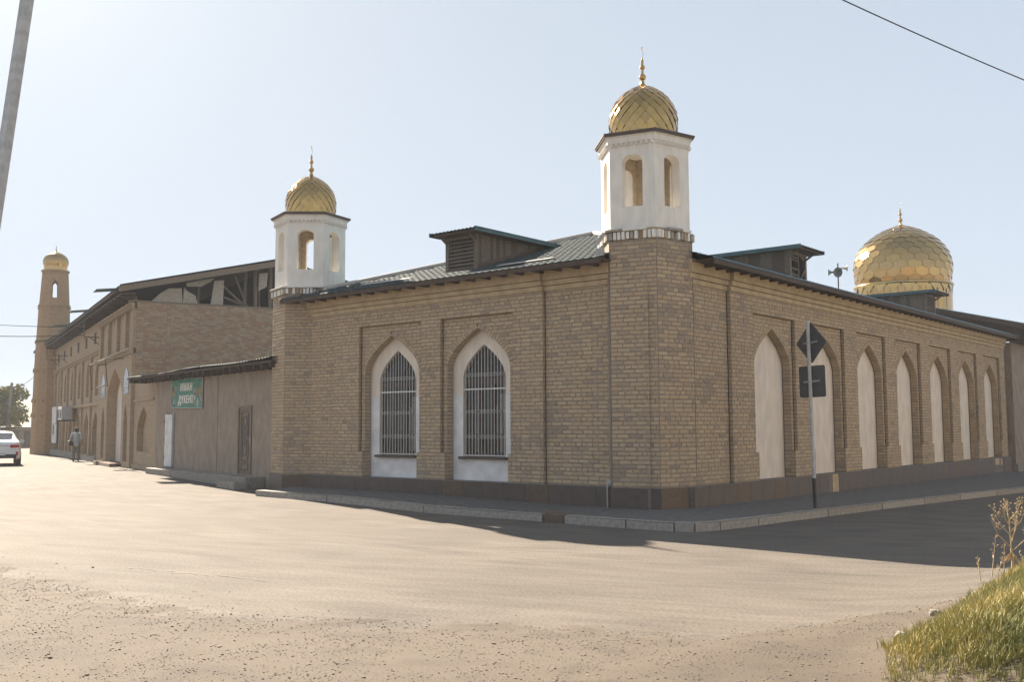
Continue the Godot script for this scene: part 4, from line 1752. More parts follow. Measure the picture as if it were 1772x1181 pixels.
func build_long_building() -> void:
	var t := thing("brick_building", "two storey brick building with rows of pointed niches, entrance arch and open attic gable", "building", LONG_AT, LONG_TURN)
	var g := -0.3
	# low brick front at the near end
	var b := MB.new()
	var back := MB.new()
	niche_wall(b, -4.5, 0.0, g, 3.42, 0.0, [[-2.42, 1.28, 0.74, 1.45, 0.98]], back, 0.22)
	obj("low_front", b, M.far_brick, t)
	obj("niche_back", back, M.far_brick, t)
	b = MB.new()
	b.box(Vector3(-4.3, 2.62, -0.01), Vector3(-0.3, 2.70, 0.06))
	obj("ledge", b, M.far_brick, t)
	b = MB.new()
	b.box(Vector3(-4.4, g, 0.0), Vector3(-0.02, 0.28, 0.07))
	obj("foot_course", b, M.far_brick, t)
	# portal bay
	b = MB.new()
	back = MB.new()
	var pz := 0.14
	niche_wall(b, -13.4, -4.42, g, 4.55, pz, [[-11.6, 0.45, 0.3, 1.75, 0.85], [-8.52, 2.0, 0.16, 2.95, 1.2], [-5.55, 0.45, 0.3, 1.75, 0.85]], back, 0.5)
	b.quad(Vector3(-4.42, g, pz), Vector3(-4.42, g, -0.3), Vector3(-4.42, 4.55, -0.3), Vector3(-4.42, 4.55, pz))
	obj("portal_wall", b, M.far_brick, t)
	obj("niche_back", back, M.far_brick, t)
	b = MB.new()
	var pts := PackedVector2Array([Vector2(-1.98, 0.16), Vector2(1.98, 0.16), Vector2(1.98, 2.95)])
	for p in arch_points(1.98, 1.18, 10):
		pts.append(Vector2(p.x, p.y + 2.95))
	b.extrude(pts, 0.05, Transform3D(Basis(), Vector3(-8.52, 0, pz - 0.46)))
	obj("white_portal_filling", b, M.plaster, t)
	b = MB.new()
	pts = PackedVector2Array([Vector2(-0.85, 0.16), Vector2(0.85, 0.16), Vector2(0.85, 1.4)])
	for p in arch_points(0.85, 0.6, 8):
		pts.append(Vector2(p.x, p.y + 1.4))
	b.extrude(pts, 0.05, Transform3D(Basis(), Vector3(-7.2, 0, pz - 0.39)))
	obj("inner_doorway", b, M.plaster, t)
	for c: float in [-11.6, -5.45]:
		b = MB.new()
		pts = PackedVector2Array([Vector2(-0.5, 2.98), Vector2(0.5, 2.98), Vector2(0.5, 3.6)])
		for p in arch_points(0.5, 0.45, 8):
			pts.append(Vector2(p.x, p.y + 3.6))
		b.extrude(pts, 0.03, Transform3D(Basis(), Vector3(c, 0, pz - 0.01)))
		var wn := obj("blue_window", b, M.blue_glass, t)
		for y: float in [3.28, 3.58]:
			b = MB.new()
			b.box(Vector3(c - 0.48, y - 0.02, pz + 0.02), Vector3(c + 0.48, y + 0.02, pz + 0.035))
			obj("glazing_bar", b, M.bar_white, wn)
	# upper panels of the portal bay between pilasters
	b = MB.new()
	b.quad(Vector3(-13.4, 4.55, 0.0), Vector3(-4.42, 4.55, 0.0), Vector3(-4.42, 6.75, 0.0), Vector3(-13.4, 6.75, 0.0))
	obj("upper_panel", b, M.far_brick, t)
	for x: float in [-13.2, -10.9, -8.5, -6.3, -4.62]:
		b = MB.new()
		b.box(Vector3(x - 0.19, 4.75, -0.1), Vector3(x + 0.19, 6.28, pz))
		obj("pilaster", b, M.far_brick, t)
	dentils(t, -13.5, -4.4, 4.50, pz, 0.26, 0.17)
	dentils(t, -13.5, -4.4, 6.28, pz - 0.02, 0.26, 0.17)
	# wing with two rows of niches
	var lowq := []
	var upq := []
	for i in 7:
		lowq.insert(0, [-15.0 - 3.28 * i, 1.08, 0.34, 1.45, 0.98])
		upq.insert(0, [-14.9 - 3.28 * i, 0.60, 3.2, 4.2, 0.78])
	b = MB.new()
	back = MB.new()
	niche_wall(b, -36.6, -13.4, g, 2.7, 0.0, lowq, back, 0.28)
	niche_wall(b, -36.6, -13.4, 2.86, 5.25, 0.0, upq, back, 0.28)
	b.quad(Vector3(-36.6, 5.25, -0.02), Vector3(-13.4, 5.25, -0.02), Vector3(-13.4, 6.75, -0.02), Vector3(-36.6, 6.75, -0.02))
	obj("wing_wall", b, M.far_brick, t)
	obj("niche_back", back, M.far_brick, t)
	for i in 8:
		b = MB.new()
		var x := -13.5 - 3.28 * i + 0.2
		b.box(Vector3(x - 0.16, 2.88, -0.05), Vector3(x + 0.16, 5.2, 0.12))
		b.box(Vector3(x - 0.2, g, -0.05), Vector3(x + 0.2, 2.68, 0.10))
		obj("pilaster", b, M.far_brick, t)
	b = MB.new()
	b.box(Vector3(-36.6, 2.701, -0.05), Vector3(-13.4, 2.858, 0.16))
	obj("string_course", b, M.far_brick, t)
	b = MB.new()
	b.box(Vector3(-36.6, g, -0.05), Vector3(-13.42, 0.33, 0.20))
	obj("base_course", b, M.concrete, t)
	dentils(t, -36.6, -13.4, 5.10, 0.02, 0.26, 0.16)
	# windows in three lower niches and small attic openings
	for c: float in [-31.4, -34.7]:
		b = MB.new()
		b.box(Vector3(c - 0.5, 0.9, -0.285), Vector3(c + 0.5, 2.0, -0.24))
		var wn := obj("lower_window", b, M.blue_glass, t)
		b = MB.new()
		b.box(Vector3(c - 0.03, 0.9, -0.239), Vector3(c + 0.03, 2.0, -0.22))
		obj("glazing_bar", b, M.frame_brown, wn)
	for i in 6:
		b = MB.new()
		b.box(Vector3(-16.2 - 3.28 * i, 5.75, -0.03), Vector3(-15.7 - 3.28 * i, 6.3, 0.01))
		obj("attic_slot", b, M.dark_wood, t)
	# end bay next to the tall minaret
	b = MB.new()
	back = MB.new()
	niche_wall(b, -41.5, -36.6, g, 5.3, 0.35, [[-40.2, 0.4, 0.4, 1.6, 0.7], [-38.6, 0.9, 0.4, 3.6, 1.0]], back, 0.4)
	b.quad(Vector3(-36.6, g, 0.35), Vector3(-36.6, g, -0.1), Vector3(-36.6, 5.3, -0.1), Vector3(-36.6, 5.3, 0.35))
	b.quad(Vector3(-41.5, 5.3, 0.0), Vector3(-36.6, 5.3, 0.0), Vector3(-36.6, 6.75, 0.0), Vector3(-41.5, 6.75, 0.0))
	b.quad(Vector3(-41.5, 5.3, 0.35), Vector3(-36.6, 5.3, 0.35), Vector3(-36.6, 5.3, -0.01), Vector3(-41.5, 5.3, -0.01))
	obj("end_bay", b, M.far_brick, t)
	obj("niche_back", back, M.far_brick, t)
	dentils(t, -41.5, -36.6, 2.7, 0.37, 0.26, 0.16)
	# gable wall facing the mosque: real bricks, with pink ones among them
	var mort := MB.new()
	var gw := MeshInstance3D.new()
	put(gw, "gable_wall", t)
	brickwall(t, gw, mort, Vector3(-4.4, 0, 0.0), Vector3(0, 0, -1), 3.0, 6.55, func(_y: float) -> Array: return [Vector2(0.0, 1.12), Vector2(1.13, 10.9)], 1, 0.1)
	gw.mesh = mort.mesh()
	gw.material_override = M.mortar
	b = MB.new()
	b.box(Vector3(-4.66, g, -10.9), Vector3(-4.42, 6.54, -0.31))
	b.box(Vector3(-41.5, g, -10.9), Vector3(-41.2, 6.7, -0.3))
	b.box(Vector3(-41.2, g, -10.9), Vector3(-4.7, 6.7, -10.6))
	b.box(Vector3(-41.2, 6.40, -10.6), Vector3(-4.7, 6.52, -0.3))
	obj("inner_walls", b, M.clay_plaster, t)
	# roof: two slopes, the near verge open
	var ridge := 8.62
	var rz := -5.5
	for s in 2:
		var rows := []
		for k in 2:
			var row := PackedVector3Array()
			for i in 201:
				var x := -42.2 + 38.3 * i / 200.0
				var y: float = (7.12 if k == 0 else ridge) + 0.02 * sin(x * TAU / 0.4)
				var z: float = rz if k == 1 else (0.72 if s == 0 else -11.6)
				row.append(Vector3(x, y, z))
			if s == 1:
				row.reverse()
			rows.append(row)
		b = MB.new()
		b.grid(rows)
		obj("roof_slope", b, M.roof_metal_dusty, t)
	b = MB.new()
	b.extrude(PackedVector2Array([Vector2(0.70, 7.08), Vector2(0.70, 6.96), Vector2(-5.5, 8.44), Vector2(-5.5, 8.58)]), 38.0, Transform3D(Basis(Vector3(0, 0, 1), Vector3.UP, Vector3(-1, 0, 0)), Vector3(-4.05, 0, 0)))
	obj("roof_boards", b, M.dark_wood, t)
	b = MB.new()
	b.extrude(PackedVector2Array([Vector2(0.74, 7.08), Vector2(0.74, 6.86), Vector2(-5.5, 8.32), Vector2(-5.5, 8.57)]), 0.05, Transform3D(Basis(Vector3(0, 0, 1), Vector3.UP, Vector3(-1, 0, 0)), Vector3(-3.96, 0, 0)))
	obj("verge_board", b, M.bare_timber, t)
	b = MB.new()
	b.box(Vector3(-42.0, 6.80, 0.10), Vector3(-4.1, 6.86, 0.62))
	obj("eaves_soffit", b, M.dark_wood, t)
	for i in 38:
		b = MB.new()
		b.box(Vector3(-41.5 + i * 1.0, 6.70, 0.0), Vector3(-41.4 + i * 1.0, 6.80, 0.66))
		obj("rafter_end", b, M.dark_wood, t)
	# open attic: plaster remnants and timber
	for q: Array in [[[-0.5, 6.57], [-1.75, 6.57], [-1.7, 7.22], [-1.2, 7.18], [-0.9, 6.98]], [[-1.76, 6.575], [-2.35, 6.575], [-2.25, 6.95], [-1.95, 7.1], [-1.8, 7.24]], [[-1.9, 7.3], [-2.5, 7.34], [-2.9, 7.6], [-3.0, 7.72], [-1.9, 7.44]], [[-2.85, 6.57], [-3.35, 6.57], [-3.38, 7.66], [-3.0, 7.6]], [[-4.8, 7.3], [-5.15, 7.5], [-5.2, 8.1], [-4.85, 8.05]]]:
		var poly := PackedVector2Array()
		for e: Array in q:
			poly.append(Vector2(e[0], e[1]))
		b = MB.new()
		b.extrude(poly, 0.08, Transform3D(Basis(Vector3(0, 0, 1), Vector3.UP, Vector3(-1, 0, 0)), Vector3(-4.52 - rng.randf() * 0.02, 0, 0)))
		obj("plaster_remnant", b, M.clay_plaster_pale, t)
	for q: Array in [[-4.42, 6.5, -4.45, 8.2, 0.075], [-4.78, 6.5, -4.76, 8.3, 0.085], [-3.45, 7.45, -4.4, 6.65, 0.05], [-3.5, 7.0, -4.6, 6.62, 0.05], [-5.05, 6.5, -5.0, 8.2, 0.045], [-3.9, 7.9, -4.4, 6.7, 0.04], [-2.45, 6.6, -2.5, 7.7, 0.06], [-5.4, 6.5, -5.4, 8.4, 0.09]]:
		b = MB.new()
		var xo := -4.75 - rng.randf() * 0.5
		b.tube([Vector3(xo, q[1], q[0]), Vector3(xo, q[3], q[2])], [q[4]], 4)
		obj("attic_timber", b, M.bare_timber, t)
	b = MB.new()
	b.box(Vector3(-4.7, 6.55, -10.9), Vector3(-4.4, 6.62, 0.3))
	obj("wall_plate", b, M.bare_timber, t)
	# sheet ends that stick out past the eaves, and brackets for wires
	for x: float in [-4.9, -13.0, -20.5, -31.0]:
		b = MB.new()
		b.cbox(Vector3(0.9, 0.03, 1.1), 0.008, Transform3D(Basis(Vector3.RIGHT, 0.12), Vector3(x, 7.02, 0.95)))
		obj("loose_sheet", b, M.roof_metal, t)
	for x: float in [-13.9, -27.5, -31.5]:
		b = MB.new()
		b.tube([Vector3(x, 5.9, 0.0), Vector3(x, 5.9, 0.75), Vector3(x, 6.6, 0.75)], [0.028], 6)
		b.tube([Vector3(x, 5.5, 0.0), Vector3(x, 5.9, 0.5)], [0.02], 5)
		for k in 3:
			b.tube([Vector3(x - 0.3, 6.0 + 0.2 * k, 0.75), Vector3(x + 0.3, 6.0 + 0.2 * k, 0.75)], [0.018], 5)
		obj("wire_bracket", b, M.rust_iron, t)
	# iron canopy frame over the portal
	b = MB.new()
	for x: float in [-10.9, -6.3]:
		b.tube([Vector3(x, 4.45, pz), Vector3(x, 4.40, pz + 0.7)], [0.02], 5)
		b.tube([Vector3(x, 3.3, pz + 0.6), Vector3(x, 4.40, pz + 0.7)], [0.02], 5)
	b.tube([Vector3(-10.9, 4.40, pz + 0.7), Vector3(-6.3, 4.40, pz + 0.7)], [0.02], 5)
	b.tube([Vector3(-10.9, 3.35, pz + 0.6), Vector3(-6.3, 3.35, pz + 0.6)], [0.016], 5)
	obj("canopy_frame", b, M.rust_iron, t)
	# portal step
	b = MB.new()
	b.cbox(Vector3(4.6, 0.42, 0.8), 0.02, Transform3D(Basis(), Vector3(-8.52, 0.0, pz + 0.05)))
	obj("portal_step", b, M.rough_stone, t)
	flush_bricks(t)
	var inv := t.transform
	# things hung on the wall
	var nb := thing("notice_board", "upper white board on the brick wall left of the walking person", "board", inv * Vector3(-31.6, 1.95, 0.2), LONG_TURN)
	b = MB.new()
	b.cbox(Vector3(2.3, 1.05, 0.06), 0.01, Transform3D(Basis(), Vector3(0, 0.5, 0)))
	obj("panel", b, M.door_white, nb)
	nb = thing("notice_board", "lower white board with a brown picture, under the other white board on the brick wall", "board", inv * Vector3(-31.4, 0.75, 0.2), LONG_TURN)
	b = MB.new()
	b.cbox(Vector3(2.5, 1.15, 0.06), 0.01, Transform3D(Basis(), Vector3(0, 0.575, 0)))
	obj("panel", b, M.door_white, nb)
	b = MB.new()
	b.cbox(Vector3(0.8, 0.6, 0.012), 0.004, Transform3D(Basis(), Vector3(-0.2, 0.8, 0.034)))
	obj("picture", b, M.door_brown, nb)
	var ac := thing("wall_unit", "grey metal air conditioning unit on brackets above the walking person", "air conditioner", inv * Vector3(-22.8, 2.08, 0.55), LONG_TURN)
	b = MB.new()
	b.cbox(Vector3(2.0, 0.72, 0.5), 0.02, Transform3D(Basis(), Vector3(0, 0.36, 0)))
	obj("casing", b, M.galvanised, ac)
	for i in 2:
		b = MB.new()
		b.tube([Vector3(-0.5 + i, 0.36, 0.24), Vector3(-0.5 + i, 0.36, 0.27)], [0.27], 16)
		obj("fan_grille", b, M.sign_back, ac)
	b = MB.new()
	for s: float in [-0.8, 0.8]:
		b.box(Vector3(s - 0.03, -0.05, -0.45), Vector3(s + 0.03, 0.0, 0.25))
	obj("bracket", b, M.cable_black, ac)


# ---------------------------------------------------------------- tall brick minaret
func build_tall_minaret() -> void:
	var at := Vector3(-54.9, 0, -14.5)
	var t := thing("tall_minaret", "tall tapering brick minaret with small gold dome at the far end of the street", "minaret", at)
	var face := atan2(CAM.x - at.x, CAM.z - at.z)
	t.rotation.y = face
	var seg := 12
	var bands := [0.0, 2.55, 3.5, 5.45, 7.3, 9.6]
	for i in bands.size() - 1:
		var y0: float = bands[i] - (0.6 if i == 0 else 0.0)
		var y1: float = bands[i + 1]
		var r0 := along(y0, [Vector2(0, 1.2), Vector2(5.45, 1.11), Vector2(9.6, 0.96), Vector2(12, 0.8)])
		var r1 := along(y1, [Vector2(0, 1.2), Vector2(5.45, 1.11), Vector2(9.6, 0.96), Vector2(12, 0.8)])
		var b := MB.new()
		b.lathe([Vector2(r0, y0), Vector2(r1, y1)], seg, Transform3D(), true, PI / seg, 1.0)
		obj("shaft_section", b, M.far_brick_warm, t)
		b = MB.new()
		var k := 24
		for j in k:
			if j % 2 == 0:
				var a := TAU * j / k
				b.box(Vector3(-0.07, y1 - 0.2, r1 - 0.08), Vector3(0.07, y1 - 0.02, r1 + 0.03), Transform3D(Basis(Vector3.UP, a), Vector3.ZERO))
		b.lathe([Vector2(r1 - 0.02, y1 - 0.019), Vector2(r1 + 0.05, y1 - 0.019), Vector2(r1 + 0.05, y1 + 0.07), Vector2(r1 - 0.05, y1 + 0.071)], seg, Transform3D(), true, PI / seg)
		obj("brick_band", b, M.far_brick_warm, t)
	# lantern storey with arched openings front and back
	var y0 := 9.6
	var y1 := 11.9
	var r0 := 0.93
	var r1 := 0.80
	for s in seg:
		var b := MB.new()
		var a := TAU * s / seg
		var open := s % 3 == 0
		var hw := r0 * tan(PI / seg)
		var ht := r1 * tan(PI / seg)
		var xf := Transform3D(Basis(Vector3.UP, a), Basis(Vector3.UP, a) * Vector3(0, 0, r0 * cos(0.0) - 0.22))
		xf = xf * Transform3D(Basis(Vector3.RIGHT, -atan((r0 - r1) / (y1 - y0))), Vector3(0, y0, 0))
		if open:
			b.extrude(PackedVector2Array([Vector2(-hw, 0), Vector2(hw, 0), Vector2(hw * 0.98, 0.5), Vector2(-hw * 0.98, 0.5)]), 0.2, xf)
			var w := 0.19
			var pts := PackedVector2Array([Vector2(-hw * 0.98, 0.5), Vector2(-w, 0.5), Vector2(-w, 1.25)])
			var ap := arch_points(w, 0.42, 6)
			ap.reverse()
			for p in ap:
				pts.append(Vector2(p.x, p.y + 1.25))
			pts.append_array([Vector2(w, 0.5), Vector2(hw * 0.98, 0.5), Vector2(ht, 2.3), Vector2(-ht, 2.3)])
			b.extrude(pts, 0.2, xf)
		else:
			b.extrude(PackedVector2Array([Vector2(-hw, 0), Vector2(hw, 0), Vector2(ht, 2.3), Vector2(-ht, 2.3)]), 0.2, xf)
		obj("lantern_wall", b, M.far_brick_warm, t)
	var b := MB.new()
	b.lathe([Vector2(0, y1 - 0.03), Vector2(0.86, y1 - 0.03), Vector2(0.86, y1 + 0.07), Vector2(0.70, y1 + 0.1), Vector2(0.70, y1 + 0.42)], 24, Transform3D(), true)
	obj("cornice", b, M.far_brick_warm, t)
	b = MB.new()
	b.lathe([Vector2(0.715, y1 + 0.08), Vector2(0.715, y1 + 0.40)], 24)
	obj("gilded_band", b, M.gold, t)
	var d := obj("dome", dome_core(0.77, 1.0, 28, 1.0), M.gold, t)
	d.position.y = y1 + 0.36
	# its small scales, too fine to tell apart at this distance
	var sc := MB.new()
	for j in 9:
		for i in 20:
			var f := 0.06 + j * 0.1
			var a := TAU * (i + 0.5 * (j % 2)) / 20
			var rr := 0.77 * dome_r(f) + 0.012
			var ru := 0.77 * dome_r(minf(f + 0.13, 1.0)) + 0.002
			var p := Vector3(rr * sin(a), f, rr * cos(a))
			var q := Vector3(ru * sin(a), minf(f + 0.13, 0.99), ru * cos(a))
			var wv := Vector3(cos(a), 0, -sin(a)) * rr * 0.15
			var mid := (p + q) * 0.5 + Vector3(sin(a), 0, cos(a)) * 0.008
			sc.tri(p, mid + wv, q)
			sc.tri(p, q, mid - wv)
	tag(obj("scale_cladding", sc, M.gold_dull, d), "", "", "", "stuff")
	finial(t, y1 + 1.36, 0.62, -face + 0.6)


# ---------------------------------------------------------------- ground, road, pavement, kerbs
func road_tex() -> Array:
	# dusty asphalt: grain, and long faint wheel streaks along u
	var n := 1024
	var im := Image.create(n, n, false, Image.FORMAT_RGB8)
	var bm := Image.create(n, n, false, Image.FORMAT_RGB8)
	var f1 := FastNoiseLite.new()
	f1.seed = 31
	f1.frequency = 0.02
	f1.fractal_octaves = 4
	var f2 := FastNoiseLite.new()
	f2.seed = 33
	f2.frequency = 0.22
	f2.fractal_octaves = 2
	for y in n:
		for x in n:
			# wrap both ways by walking round two circles of noise space
			var ax := TAU * x / n
			var st := f1.get_noise_3d(70.0 * cos(ax), 70.0 * sin(ax), y * 2.2) * ss(0, 60, mini(y, n - 1 - y))
			var gr := f2.get_noise_2d(x, y)
			var wide := f1.get_noise_3d(45.0 * cos(ax) + 500.0, 45.0 * sin(ax), y * 0.55) * ss(0, 90, mini(y, n - 1 - y))
			var k := 0.88 + 0.065 * st + 0.15 * gr + 0.09 * wide
			im.set_pixel(x, y, Color(k, k * 0.985, k * 0.965))
			var h := 0.5 + 0.45 * gr
			bm.set_pixel(x, y, Color(h, h, h))
	return [ImageTexture.create_from_image(im), ImageTexture.create_from_image(bm)]


func build_ground() -> void:
	# wide dry ground to the horizon
	fine = FastNoiseLite.new()
	fine.seed = 51
	fine.frequency = 1.3
	fine.fractal_octaves = 4
	wide = FastNoiseLite.new()
	wide.seed = 52
	wide.frequency = 0.22
	wide.fractal_octaves = 3
	var earth := noise_tex(21, 0.10, 0.62, 1.0, 6, 1024)
	var pebbly := noise_tex(22, 0.09, 0.0, 1.0, 4, 1024)
	var gm := grain(mat("dry_earth", Color.WHITE, 0.96), earth, 2.3, pebbly, 0.14)
	gm.vertex_color_use_as_albedo = true
	var far := MB.new()
	far.tint = Color(0.18, 0.145, 0.105)
	far.quad(Vector3(-1500, -0.75, 1500), Vector3(1500, -0.75, 1500), Vector3(1500, -0.75, -1500), Vector3(-1500, -0.75, -1500))
	setting("ground", far, gm)
	# road: follows the street to the left and the side street to the right
	var rt := road_tex()
	var rm := mat("dusty_asphalt", Color.WHITE, 0.86)
	rm.vertex_color_use_as_albedo = true
	rm.albedo_texture = rt[0]
	rm.uv1_scale = Vector3(1.0 / 9.0, 1.0 / 9.0, 1)
	rm.heightmap_enabled = true
	rm.heightmap_texture = rt[1]
	rm.heightmap_scale = 0.12
	rm.metallic_specular = 0.2
	var b := MB.new()
	var rows := []
	var cols := []
	var zs := []
	var z := 30.0
	while z > -60.0:
		zs.append(z)
		z -= 0.35 if z > -4.0 and z < 18.0 else 1.6
	for zz: float in zs:
		var row := PackedVector3Array()
		var col := []
		var x := -100.0
		while x < 40.0:
			row.append(Vector3(x, land(x, zz) - 0.002, zz))
			var f := wide.get_noise_2d(x, zz)
			var g := fine.get_noise_2d(x, zz)
			# drifted dust and worn patches, the same all over the crossing
			var dust := clampf(0.55 + 0.55 * f + 0.35 * g, 0.0, 1.0)
			var c := Color(0.163, 0.150, 0.137).lerp(Color(0.196, 0.178, 0.158), dust)
			col.append(c)
			x += 0.35 if x > -8.0 and x < 14.0 else 1.6
		rows.append(row)
		cols.append(col)
	b.grid(rows, false, cols)
	# streaks run along the street and swing round the corner
	for i in b.v.size():
		var p := b.v[i]
		var rr := p - Vector3(-12, 0, -30)
		b.t[i] = Vector2(atan2(rr.x, rr.z) * 36.0, Vector2(rr.x, rr.z).length())
	setting("road", b, rm)
	# cracks in the asphalt
	for q: Array in [[Vector2(-4.5, 6.3), Vector2(1.6, 6.0), 3], [Vector2(-1.0, 10.4), Vector2(1.1, 9.9), 4]]:
		b = MB.new()
		var p: Vector2 = q[0]
		var e: Vector2 = q[1]
		var n := 26
		var last := p
		rng.seed = 100 + int(q[2])
		for i in range(1, n + 1):
			var t := p.lerp(e, i / float(n)) + Vector2(rng.randf_range(-0.03, 0.03), rng.randf_range(-0.05, 0.05))
			var w := 0.006 + 0.006 * rng.randf()
			b.quad(Vector3(last.x, land(last.x, last.y) + 0.003, last.y + w), Vector3(t.x, land(t.x, t.y) + 0.003, t.y + w), Vector3(t.x, land(t.x, t.y) + 0.003, t.y - w), Vector3(last.x, land(last.x, last.y) + 0.003, last.y - w))
			last = t
		setting("road_crack", b, M.asphalt_walk)
	# dirt verge in the foreground: rises through the asphalt along a ragged edge
	b = MB.new()
	rows = []
	cols = []
	z = 17.0
	while z > 2.0:
		var row := PackedVector3Array()
		var col := []
		var x := -9.0
		while x < 16.0:
			var edge := verge(x, z)
			var g := fine.get_noise_2d(x * 1.4, z * 1.4)
			var f := wide.get_noise_2d(x + 40, z)
			var f2 := wide.get_noise_2d(x * 3.0, z * 3.0 + 70)
			row.append(Vector3(x, dirt_y(x, z), z))
			var c := Color(0.112, 0.083, 0.056).lerp(Color(0.148, 0.114, 0.080), clampf(0.5 + 0.9 * f, 0, 1))
			c = c.lerp(Color(0.088, 0.066, 0.047), clampf(g * 1.5 - 0.15 + 0.5 * f2, 0, 0.7))
			c = Color(0.180, 0.160, 0.137).lerp(c, ss(-0.35, 0.45, edge + 0.5 * f2 + 0.3 * g))
			col.append(c)
			x += 0.085
		rows.append(row)
		cols.append(col)
		z -= 0.085
	b.grid(rows, false, cols)
	setting("dirt_verge", b, gm)
	# pavement round the mosque
	b = MB.new()
	rows = []
	for k in 6:
		var row := PackedVector3Array()
		for i in 140:
			var l := KERB_LEN * i / 139.0
			var q := kerb_line(l)
			var inner := Vector3(minf(q.x, -0.9), 0, -0.1)
			if l > 12.9:
				inner = Vector3(-0.1, 0, minf(q.z, -0.9))
			elif l > 11.0:
				inner = Vector3(lerpf(-0.9, -0.1, (l - 11.0) / 1.9), 0, lerpf(-0.1, -0.9, (l - 11.0) / 1.9))
			var p := q.lerp(inner, k / 5.0)
			p.y = pave(p.x, p.z) - 0.004 + 0.004 * wide.get_noise_2d(p.x * 3, p.z * 3)
			row.append(p)
		rows.append(row)
	b.grid(rows)
	setting("pavement", b, M.asphalt_walk)


var fine: FastNoiseLite
var wide: FastNoiseLite


func dirt_y(x: float, z: float) -> float:
	var edge := verge(x, z)
	var g := fine.get_noise_2d(x * 1.4, z * 1.4)
	var f := wide.get_noise_2d(x + 40, z)
	var f2 := wide.get_noise_2d(x * 3.0, z * 3.0 + 70)
	var h := -0.045 + 0.06 * ss(-0.9, 0.9, edge + 0.45 * g + 0.35 * f2 + 0.35 * fine.get_noise_2d(x * 5.0, z * 5.0))
	h += 0.005 * g + 0.010 * f + 0.004 * fine.get_noise_2d(x * 4.0, z * 4.0) + 0.03 * ss(0.5, 2.5, edge) + mound(x, z)
	return land(x, z) + h


# signed distance-like measure into the dirt verge (positive inside)
func verge(x: float, z: float) -> float:
	var e := 11.2
	if x > 2.0:
		e = 11.3 - 0.55 * (x - 2.0)
	if x > 6.1:
		e = minf(e, 8.9 - 3.2 * (x - 6.1))
	return z - e


func mound(x: float, z: float) -> float:
	var x0 := lerpf(6.70, 7.02, ss(4.5, 8.5, z))
	return 0.40 * ss(x0, x0 + 1.35, x) * ss(2.0, 4.2, z) * (1.0 - ss(0.0, 1.1, z - (9.3 + 0.8 * (x - 7.4))))


const KERB_LEN := 39.9


func kerb_line(l: float) -> Vector3:
	var pts := [Vector3(-11.0, 0, 1.38), Vector3(-8.2, 0, 1.45), Vector3(-4.74, 0, 1.76), Vector3(-1.57, 0, 1.68), Vector3(1.0, 0, 1.58), Vector3(1.36, 0, 1.38), Vector3(1.55, 0, 0.9), Vector3(1.7, 0, -0.18), Vector3(1.84, 0, -2.96), Vector3(1.93, 0, -5.82), Vector3(2.07, 0, -8.26), Vector3(2.21, 0, -10.6), Vector3(2.54, 0, -15.75), Vector3(3.1, 0, -26.0)]
	for i in pts.size() - 1:
		var d: float = pts[i].distance_to(pts[i + 1])
		if l <= d or i == pts.size() - 2:
			return pts[i].lerp(pts[i + 1], clampf(l / d, 0, 1))
		l -= d
	return pts[-1]


func build_kerbs() -> void:
	rng.seed = 77
	var k := Node3D.new()
	put(k, "kerb")
	tag(k, "", "", "", "structure")
	var joints := [0.0, 2.8, 6.25, 9.3, 9.78, 11.1, 12.05, 12.4, 12.95, 14.1, 16.9, 19.7, 22.1, 24.5, 27.2, 30.0, 33.0, 36.4, 39.9]
	for i in joints.size() - 1:
		var stone := i == 3
		var b := MB.new()
		var a := kerb_line(joints[i])
		var e := kerb_line(joints[i + 1])
		if stone:
			continue
		var d := e - a
		var u := Vector3(d.x, 0, d.z).normalized()
		var n := Vector3(-u.z, 0, u.x)
		var l := d.length() - 0.03
		var segs := maxi(2, int(l / 0.22))
		# worn block: rounded nose, uneven top
		var rows := []
		var prof := [Vector2(-0.0, -0.34), Vector2(0.0, -0.035), Vector2(-0.02, -0.004), Vector2(-0.06, 0.008), Vector2(-0.15, 0.006), Vector2(-0.165, -0.25)]
		for q: Vector2 in prof:
			var row := PackedVector3Array()
			for s in segs + 1:
				var f := s / float(segs)
				var p := a + u * (0.009 + l * f)
				var w := 0.008 * rng.randf_range(-1, 1)
				row.append(p + n * (q.x + w * 0.7) + Vector3.UP * (pave(p.x, p.z) + q.y + (w if q.y > -0.1 else 0.0)))
			rows.append(row)
		b.grid(rows)
		var y := land(a.x, a.z)
		for s: float in [0.0, 1.0]:
			var p := a + u * (0.009 + l * s)
			var q: Array = []
			for v: Vector2 in prof:
				q.append(p + n * v.x + Vector3.UP * (pave(p.x, p.z) + v.y))
			for j in range(1, q.size() - 1):
				if s > 0:
					b.tri(q[0], q[j + 1], q[j])
				else:
					b.tri(q[0], q[j], q[j + 1])
		obj("kerb_stone", b, M.kerb_concrete if i < 9 or i % 2 else M.concrete, k)
	# rough boulder that fills a gap in the kerb
	var sb := MB.new()
	var c := kerb_line(9.54)
	rock(sb, Vector3(0.25, 0.13, 0.13), 5)
	var st := obj("kerb_boulder", sb, M.rough_stone)
	st.position = c + Vector3(0.0, -0.11, -0.08)
	tag(st, "rough reddish stone block filling a gap in the front kerb", "stone")


func rock(b: MB, size: Vector3, seed_: int) -> void:
	var f := FastNoiseLite.new()
	f.seed = seed_
	f.frequency = 1.1
	var rows := []
	for j in 9:
		var row := PackedVector3Array()
		var la := -PI / 2 + PI * j / 8.0
		for i in 14:
			var lo := TAU * i / 14.0
			var d := Vector3(cos(la) * sin(lo), sin(la), cos(la) * cos(lo))
			var k := 1.0 + 0.45 * f.get_noise_3dv(d * 1.3)
			d = Vector3(signf(d.x) * pow(absf(d.x), 0.6), signf(d.y) * pow(absf(d.y), 0.6), signf(d.z) * pow(absf(d.z), 0.6))
			row.append(d * k * size)
		rows.append(row)
	b.grid(rows, true)


